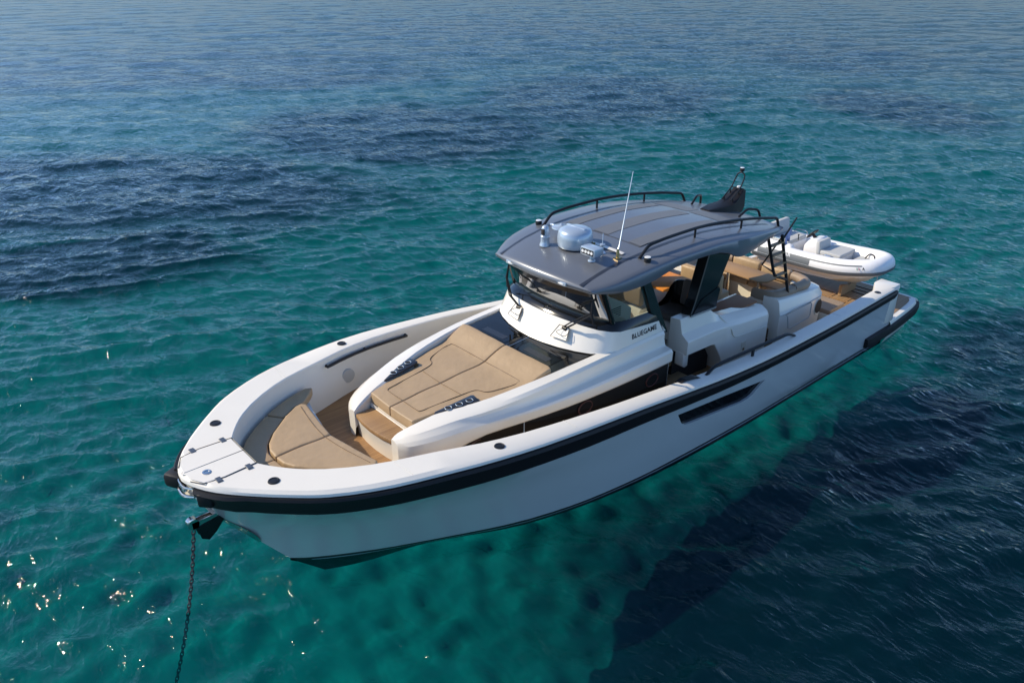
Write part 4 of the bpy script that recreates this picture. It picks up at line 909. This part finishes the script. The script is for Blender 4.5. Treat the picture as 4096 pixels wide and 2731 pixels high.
for s in (1, -1):
    # recessed side locker lid, joint line and round opening
    b = B(); P = [(4.80, 1.325), (4.72, 1.26), (4.64, .98), (4.56, .95), (3.90, 1.0), (3.84, 1.05), (3.84, 1.30), (3.90, 1.345)]
    yo = lambda x: np.interp(x, [3.25, 3.45, 3.9, 4.6, 5], [1.33, 1.42, 1.44, 1.425, 1.40])
    b.tube([(x, s * (yo(x) + .0), z) for x, z in P], .013, 6, closed=True); b.done('locker_joint', M['ltgrey'], sb)
    b = B(); P = [(5.0, 1.345), (4.8, 1.335)] + [(x, 1.37) for x in (4.6, 4.2, 3.9, 3.6, 3.45)]
    b.tube([(x, s * (yo(x) + .002), z) for x, z in P], .008, 5); b.done('locker_joint', M['ltgrey'], sb)
    b = B(); b.loft([[(3.52 + r * math.cos(t), s * (np.interp(3.52 + r * math.cos(t), [3.3, 3.45, 3.9], [1.36, 1.42, 1.44]) + d), 1.14 + 1.25 * r * math.sin(t)) for t in np.linspace(0, 2 * math.pi, 28)] for r, d in ((.165, -.002), (.15, .012), (.135, .004), (.12, -.02))]); op = b.done('speaker_ring', M['cream'], sb)
    b = B(); b.poly([(3.515 + .125 * math.cos(t), s * (1.423), 1.145 + .155 * math.sin(t)) for t in np.linspace(0, 2 * math.pi, 28, endpoint=False)], [list(range(28))]); bmesh.ops.translate(b.bm, verts=b.bm.verts, vec=(0, s * .012, 0)); b.done('speaker_hole', M['dark'], op)
# seat and rolled backrest of the stern sofa
b = B(); b.prism([(4.95, .97), (3.58, .97), (3.58, -.97), (4.95, -.97), (4.95, -.55), (4.05, -.55), (4.05, .55), (4.95, .55)], 2, 1.0, 1.34); b.done('seat_base', M['cream'], sb)
for p in ([(3.62, .96), (3.62, .02), (4.08, .02), (4.08, .52), (4.05, .96)], [(3.62, -.96), (4.05, -.96), (4.08, -.52), (4.08, -.02), (3.62, -.02)], [(4.07, .96), (4.10, .54), (4.95, .54), (4.97, .96)], [(4.07, -.96), (4.97, -.96), (4.95, -.54), (4.10, -.54)]):
    cushion('seat_cushion', p if p[0][1] > 0 else p, 1.34, 1.46, M['tan'], sb, .035)
for s in (1, -1):
    P = smooth_path([(4.99, s * .78, 1.70), (4.97, s * .98, 1.70), (4.86, s * 1.13, 1.70), (4.6, s * 1.18, 1.69), (4.28, s * 1.19, 1.685)], 5)
    b = B(); b.loft([[p + Vector((-.0, 0, -.16)), p + Vector((0, s * .09, -.12)), p + Vector((0, s * .105, .0)), p + Vector((0, s * .06, .07)), p + Vector((0, -s * .04, .075)), p + Vector((0, -s * .10, .02)), p + Vector((0, -s * .11, -.14))] for p in P], closed=True, cap=True); b.done('backrest_roll', M['tan_shaded'], sb, ang=60)
    P = smooth_path([(4.27, s * 1.19, 1.685), (3.9, s * 1.20, 1.66), (3.68, s * 1.14, 1.645), (3.56, s * .95, 1.64), (3.53, s * .75, 1.64)], 5)
    def ring_(p, a, bb_): return None
    b = B(); b.tube(P, .105, 12); b.done('backrest_roll', M['tan_shaded'], sb, ang=60)
    b = B(); b.box((3.44, s * .37 - .36, 1.44), (3.63, s * .37 + .36, 1.745), r=.07, seg=3); b.done('backrest_roll', M['tan'], sb, ang=60)
b = B(); b.prism([(4.42, -.42), (4.30, -.78), (3.98, -.78), (3.86, -.66), (3.86, .50), (3.95, .62), (4.30, .62), (4.46, .48)], 2, 1.635, 1.675, r=.012); tt = b.done('cockpit_table', M['table2'], yacht)
for y in (-.45, .35): B().lathe([(.16, 1.0), (.07, 1.03), (.055, 1.6), (.13, 1.634)], (4.15, y, 0), 18).done('table_leg', M['steel'], tt)
# low seat behind the sofa box, facing the platform
for s in (1, -1):
    b = B(); b.box((2.45, s * 1.15 - .32, .56), (3.12, s * 1.15 + .32, .84), r=.03); q = b.done('stern_seat', M['cream'], yacht)
    cushion('seat_cushion', [(2.42, s * 1.15 - .33), (2.55, s * 1.15 - .36), (3.1, s * 1.15 - .36), (3.1, s * 1.15 + .36), (2.55, s * 1.15 + .36), (2.42, s * 1.15 + .33)], .84, .94, M['tan_shaded'], q, .03)
# ladder from the sofa box to the roof, with the ensign staff
b = B(); LY = 1.25
A0, A1 = Vector((4.54, LY, 1.64)), Vector((5.13, LY, 3.04)); Bt = Vector((5.60, LY, 3.06)); Bb = Vector((5.20, LY, 2.22)); Bc = Vector((4.80, LY, 2.03))
A_ = lambda z: A0.lerp(A1, (z - A0.z) / (A1.z - A0.z)); B_ = lambda z: Bb.lerp(Bt, (z - Bb.z) / (Bt.z - Bb.z))
b.tube([A0, A1], .032, 10); lad = b.done('roof_ladder', M['satin'], yacht)
B().tube(fillet([Bt, Bb, A_(2.02)], .16, 6), .03, 10).done('ladder_stile', M['satin'], lad)
for z in (2.20, 2.44, 2.68, 2.90):
    p, q = A_(z), B_(z); d = (q - p).normalized(); b = B()
    b.loft([[k + Vector((0, -.04, -.012)), k + Vector((0, .04, -.012)), k + Vector((0, .04, .014)), k + Vector((0, -.04, .014))] for k in (p + d * .02, q - d * .02)], closed=True, cap=True); b.done('ladder_tread', M['teakgrey'], lad)
B().tube([(5.16, LY - .0, 2.98), (5.12, LY - .34, 2.34), (5.18, LY - .02, 2.28)], .018, 8).done('ladder_brace', M['satin'], lad)
B().tube([(5.08, LY, 2.95), (4.68, LY, 3.30)], [.022, .016], 8).done('ensign_staff', M['satin'], yacht)

# ------------------------------------------------------------------ ensign
b = B(); rows = []
for i in range(7):
    k = i / 6; top = Vector((4.82 + .2 * k, LY, 3.17 - .18 * k)); row = []
    for j in range(7):
        t = j / 6; row.append(top + Vector((.04 * math.sin(i * 1.7 + j) * t - .03 * t, .05 * math.sin(i * 2.1 + j * .8) * t, -(.10 + .18 * (1 - k)) * t - .10 * t * k)))
    rows.append(row)
b.loft(rows); fl3 = b.done('ensign', M['flagblue'], None, recalc=False); md = fl3.modifiers.new('s', 'SOLIDIFY'); md.thickness = .004
tag(fl3, 'small blue and white ensign hanging limp from the staff behind the hardtop', 'flag')

# ------------------------------------------------------------------ scatter cushions on the dinette sofa
def pillow(loc, rot, m, label):
    t = bmesh.new(); bmesh.ops.create_grid(t, x_segments=10, y_segments=10, size=.21)
    top = t.verts[:]
    g = bmesh.ops.duplicate(t, geom=t.verts[:] + t.edges[:] + t.faces[:])['geom']
    for v in top: h = (1 - (abs(v.co.x) / .21) ** 2.5) * (1 - (abs(v.co.y) / .21) ** 2.5); v.co.z += .075 * h ** .6 if h > 0 else 0; v.co.x *= 1 - .10 * (1 - (abs(v.co.y) / .21) ** 2) * (abs(v.co.x) > .2); v.co.y *= 1 - .10 * (1 - (abs(v.co.x) / .21) ** 2) * (abs(v.co.y) > .2)
    for v in g:
        if isinstance(v, bmesh.types.BMVert): h = (1 - (abs(v.co.x) / .21) ** 2.5) * (1 - (abs(v.co.y) / .21) ** 2.5); v.co.z -= .075 * h ** .6 if h > 0 else 0; v.co.x *= 1 - .10 * (1 - (abs(v.co.y) / .21) ** 2) * (abs(v.co.x) > .2); v.co.y *= 1 - .10 * (1 - (abs(v.co.x) / .21) ** 2) * (abs(v.co.y) > .2)
    b = B(); b.merge(t); o = b.done('scatter_cushion', m, None, ang=80); o.location = loc; o.rotation_euler = rot
    tag(o, label, 'cushion', 'scatter cushions on the dinette sofa'); return o
pillow((6.30, -.98, 1.97), (R(68), R(6), R(4)), M['pillow'], 'pale beige linen cushion leaning on the sofa behind the orange teak table')
pillow((6.78, -1.0, 1.97), (R(66), R(-8), R(-20)), M['charcoal'], 'dark brown cushion leaning on the sofa beside the pale beige cushion')

# ------------------------------------------------------------------ anchor chain
b = B(); top = Vector((16.405, 0, 1.26)); nlk = 64; pitch = .062
cv = lambda s: Vector((16.405 + .17 * s + .045 * s * s * 1.0, -.02 * s, 1.26 - s))
s_ = 0.0
for i in range(nlk):
    a, c2 = cv(s_), cv(s_ + pitch); d = (c2 - a).normalized(); s_ += pitch
    sd = Vector((0, 1, 0)) if i % 2 else d.cross(Vector((0, 1, 0))).normalized()
    mid = (a + c2) / 2; hl, hw = .030, .021
    pts = [mid + d * (hl * math.cos(t)) + (d * (.014 if math.cos(t) > 0 else -.014)) + sd * (hw * math.sin(t)) for t in np.linspace(0, 2 * math.pi, 10, endpoint=False)]
    b.tube(pts, .0085, 6, closed=True)
chn = b.done('anchor_chain', M['chain'], None, weld=0); tag(chn, 'dark steel anchor chain running from the bow roller down into the water', 'chain')

# ------------------------------------------------------------------ tender across the stern
ten = thing('inflatable_tender', 'small white rigid inflatable tender resting crosswise on the stern platform', 'dinghy', (.93, .18, .60), rotz=math.pi / 2)
hp = [(-1.80, -.60, .64), (-1.70, -.605, .65), (-1.5, -.61, .66), (-1.0, -.62, .665), (-.4, -.62, .675), (.2, -.62, .695), (.65, -.59, .735), (1.0, -.49, .79), (1.22, -.35, .825), (1.31, -.18, .84)]
half = smooth_path(hp, 5); tubep = half + [Vector((p.x, -p.y, p.z)) for p in half[::-1]]
rad = lambda p: (.07 + .14 * min(1, (p.x + 1.80) / .22) ** .5 if p.x < -1.58 else .21) * (1 if p.x < .6 else 1 - .05 * (p.x - .6))
b = B(); b.tube(tubep, [rad(p) for p in tubep], 22); tb_ = b.done('buoyancy_tube', M['hyp'], ten, ang=60)
# rubbing strake and the two-tone panel lines along the tube
def along(off_ang, lift, keep=lambda p: True):
    out = []
    for i, p in enumerate(tubep):
        if not keep(p): continue
        t = (tubep[min(i + 1, len(tubep) - 1)] - tubep[max(i - 1, 0)]).normalized(); o_ = Vector((t.y, -t.x, 0)).normalized()
        r = rad(p) + lift; out.append(p + o_ * (r * math.cos(off_ang)) + Vector((0, 0, r * math.sin(off_ang))))
    return out
st_ = lambda a0, a1, l0, keep: [along(a, l, keep) for a, l in ((a0, -.01), (a0, l0), ((a0 + a1) / 2, l0 + .006), (a1, l0), (a1, -.01))]
def ribbon(name, a0, a1, l0, m, keep=lambda p: p.x > -1.6):
    rows = st_(a0, a1, l0, keep); b = B(); b.loft(list(map(list, zip(*rows)))); return b.done(name, m, tb_, ang=60)
ribbon('rubbing_strake', R(-33), R(-8), .016, M['hypgrey'])
ribbon('tube_stripe', R(31), R(40), .003, M['hypgrey'], lambda p: p.x > -1.3 and p.x < 1.1 and p.y < 0)
ribbon('side_panel', R(-6), R(33), .002, M['hypgrey'], lambda p: -1.5 < p.x < .02 and p.y < 0)
for txt_, u, v, w, size, xd, yd, m_, nm in (('AB', -.62, -.815, .755, .13, (1, 0, .02), (0, .35, .94), M['light'], 'tube_lettering'), ('AB', 1.20, -.60, .87, .085, (.62, .75, .05), (-.35, .35, .87), M['dark'], 'tube_lettering')):
    o = link(nm, text_mesh(txt_, size, .002, .002), m_, tb_); frame(o, (u, v, w), xd, yd)
for k, mm in enumerate((M['green'], M['light'], M['red'])):
    q = Vector((1.10, -.68, .86)) + Vector((.62, .75, .05)).normalized() * (.022 * k - .035); b = B(); b.box((-.008, -.03, -.002), (.008, .03, .002)); o = b.done('tube_badge', mm, tb_); frame(o, q, (.62, .75, .05), (-.35, .35, .87))
# moulded hull
b = B(); rows = []
for u, kw, cw, cvv in ((-1.55, .16, .34, .56), (-1.0, .14, .33, .57), (-.2, .14, .34, .57), (.4, .17, .38, .55), (.8, .26, .47, .44), (1.05, .38, .58, .28), (1.2, .52, .66, .12), (1.26, .62, .70, .03)):
    rows.append([(u, -cvv, cw + .22), (u, -cvv, cw), (u, -cvv * .5, (cw + kw) / 2 - .0), (u, 0, kw), (u, cvv * .5, (cw + kw) / 2), (u, cvv, cw), (u, cvv, cw + .22)])
b.loft(rows); b.poly(rows[0], [list(range(7))]); b.done('tender_hull', M['tcream'], ten, ang=30)
b = B(); b.prism([(-1.5, -.5), (.6, -.5), (1.0, -.3), (1.15, 0), (1.0, .3), (.6, .5), (-1.5, .5)], 2, .50, .56); b.done('tender_floor', M['hyp'], ten)
cushion('bow_locker_lid', [(.62, -.42), (.9, -.36), (1.06, -.16), (1.06, .16), (.9, .36), (.62, .42)], .55, .80, M['ltgrey'], ten, .03)
b = B(); b.box((-.02, -.33, .54), (.44, .36, .84), r=.03); fs = b.done('front_seat', M['hyp'], ten)
cushion('seat_cushion', [(-.05, -.35), (.47, -.35), (.47, .38), (-.05, .38)], .84, .92, M['ltgrey'], fs, .03)
b = B(); b.box((-.16, -.36, .80), (-.06, .16, 1.12), r=.03, rot=Matrix.Rotation(R(-8), 3, 'Y')); b.done('seat_back', M['ltgrey'], fs)
B().tube(fillet([(.05, -.36, .80), (.12, -.44, .88), (.34, -.44, .88), (.40, -.36, .78)], .05), .014, 6).done('grab_handle', M['steel'], fs)
b = B(); b.prism([(-.62, .54), (-.18, .54), (-.16, .92), (-.30, 1.06), (-.50, 1.02), (-.62, .85)], 1, -.10, .42, r=.04); tcn = b.done('steering_console', M['hyp'], ten)
wc = Vector((-.56, .14, 1.10)); wa = Matrix.Rotation(R(-48), 3, 'Y')
b = B(); b.tube([wc + wa @ Vector((.155 * math.cos(t), .155 * math.sin(t), 0)) for t in np.linspace(0, 2 * math.pi, 28, endpoint=False)], .017, 8, closed=True)
for t in (.5, 2.6, 4.7): b.tube([wc + wa @ Vector((0, 0, -.02)), wc + wa @ Vector((.15 * math.cos(t), .15 * math.sin(t), 0))], .011, 6)
b.tube([wc + wa @ Vector((0, 0, -.13)), wc], [.045, .03], 10); b.done('steering_wheel', M['satin'], tcn)
B().tube([(-.80, -.06, .92), (-.81, -.06, 1.03), (-.81, -.06, 1.06)], [.012, .012, .024], 8).done('throttle_lever', M['satin'], tcn)
b = B(); b.box((-1.50, -.45, .54), (-.84, .46, .86), r=.05); rs = b.done('rear_seat', M['hyp'], ten)
cushion('seat_cushion', [(-1.32, -.40), (-.86, -.40), (-.86, .43), (-1.32, .43)], .86, .94, M['ltgrey'], rs, .03)
b = B(); b.box((-1.50, -.44, .86), (-1.36, .45, 1.26), r=.04, rot=Matrix.Rotation(R(-9), 3, 'Y')); b.done('seat_back', M['ltgrey'], rs)
b = B(); b.prism([(-1.62, .52), (-.62, .52), (-.62, .80), (-.72, .92), (-1.55, .92)], 1, -.56, -.40, r=.05); b.done('side_coaming', M['hyp'], ten)
for y in (-.50, .50): B().tube(fillet([(-1.25, y, .86), (-1.2, y, 1.0), (-.9, y, 1.0), (-.84, y, .86)], .06), .014, 6).done('grab_handle', M['steel'], ten)
B().tube(smooth_path([(.78, .26, .80), (.84, .34, .90), (.98, .28, .90), (1.04, .2, .80)], 5), .016, 6).done('bow_cleat', M['satin'], ten)
B().tube([(1.28, -.02, .55), (1.30, -.02, .25), (1.33, -.05, .02)], .008, 6).done('painter_line', M['ltgrey'], ten)
for u in (-.75, .62):
    b = B(); b.prism([(-.36, .0), (.36, .0), (.36, .26), (.18, .24), (0, .14 if u < 0 else .19), (-.18, .24), (-.36, .26)], 0, .18 + u - .035, .18 + u + .035)
    for v in b.bm.verts: x, y, z = v.co; v.co = Vector((.93 - y, x, z + .565))
    o = b.done('tender_chock', M['teakgrey'], None)
    tag(o, 'weathered wooden chock under the %s of the white tender on the stern platform' % ('stern' if u < 0 else 'bow'), 'boat chock', 'wooden chocks under the tender')
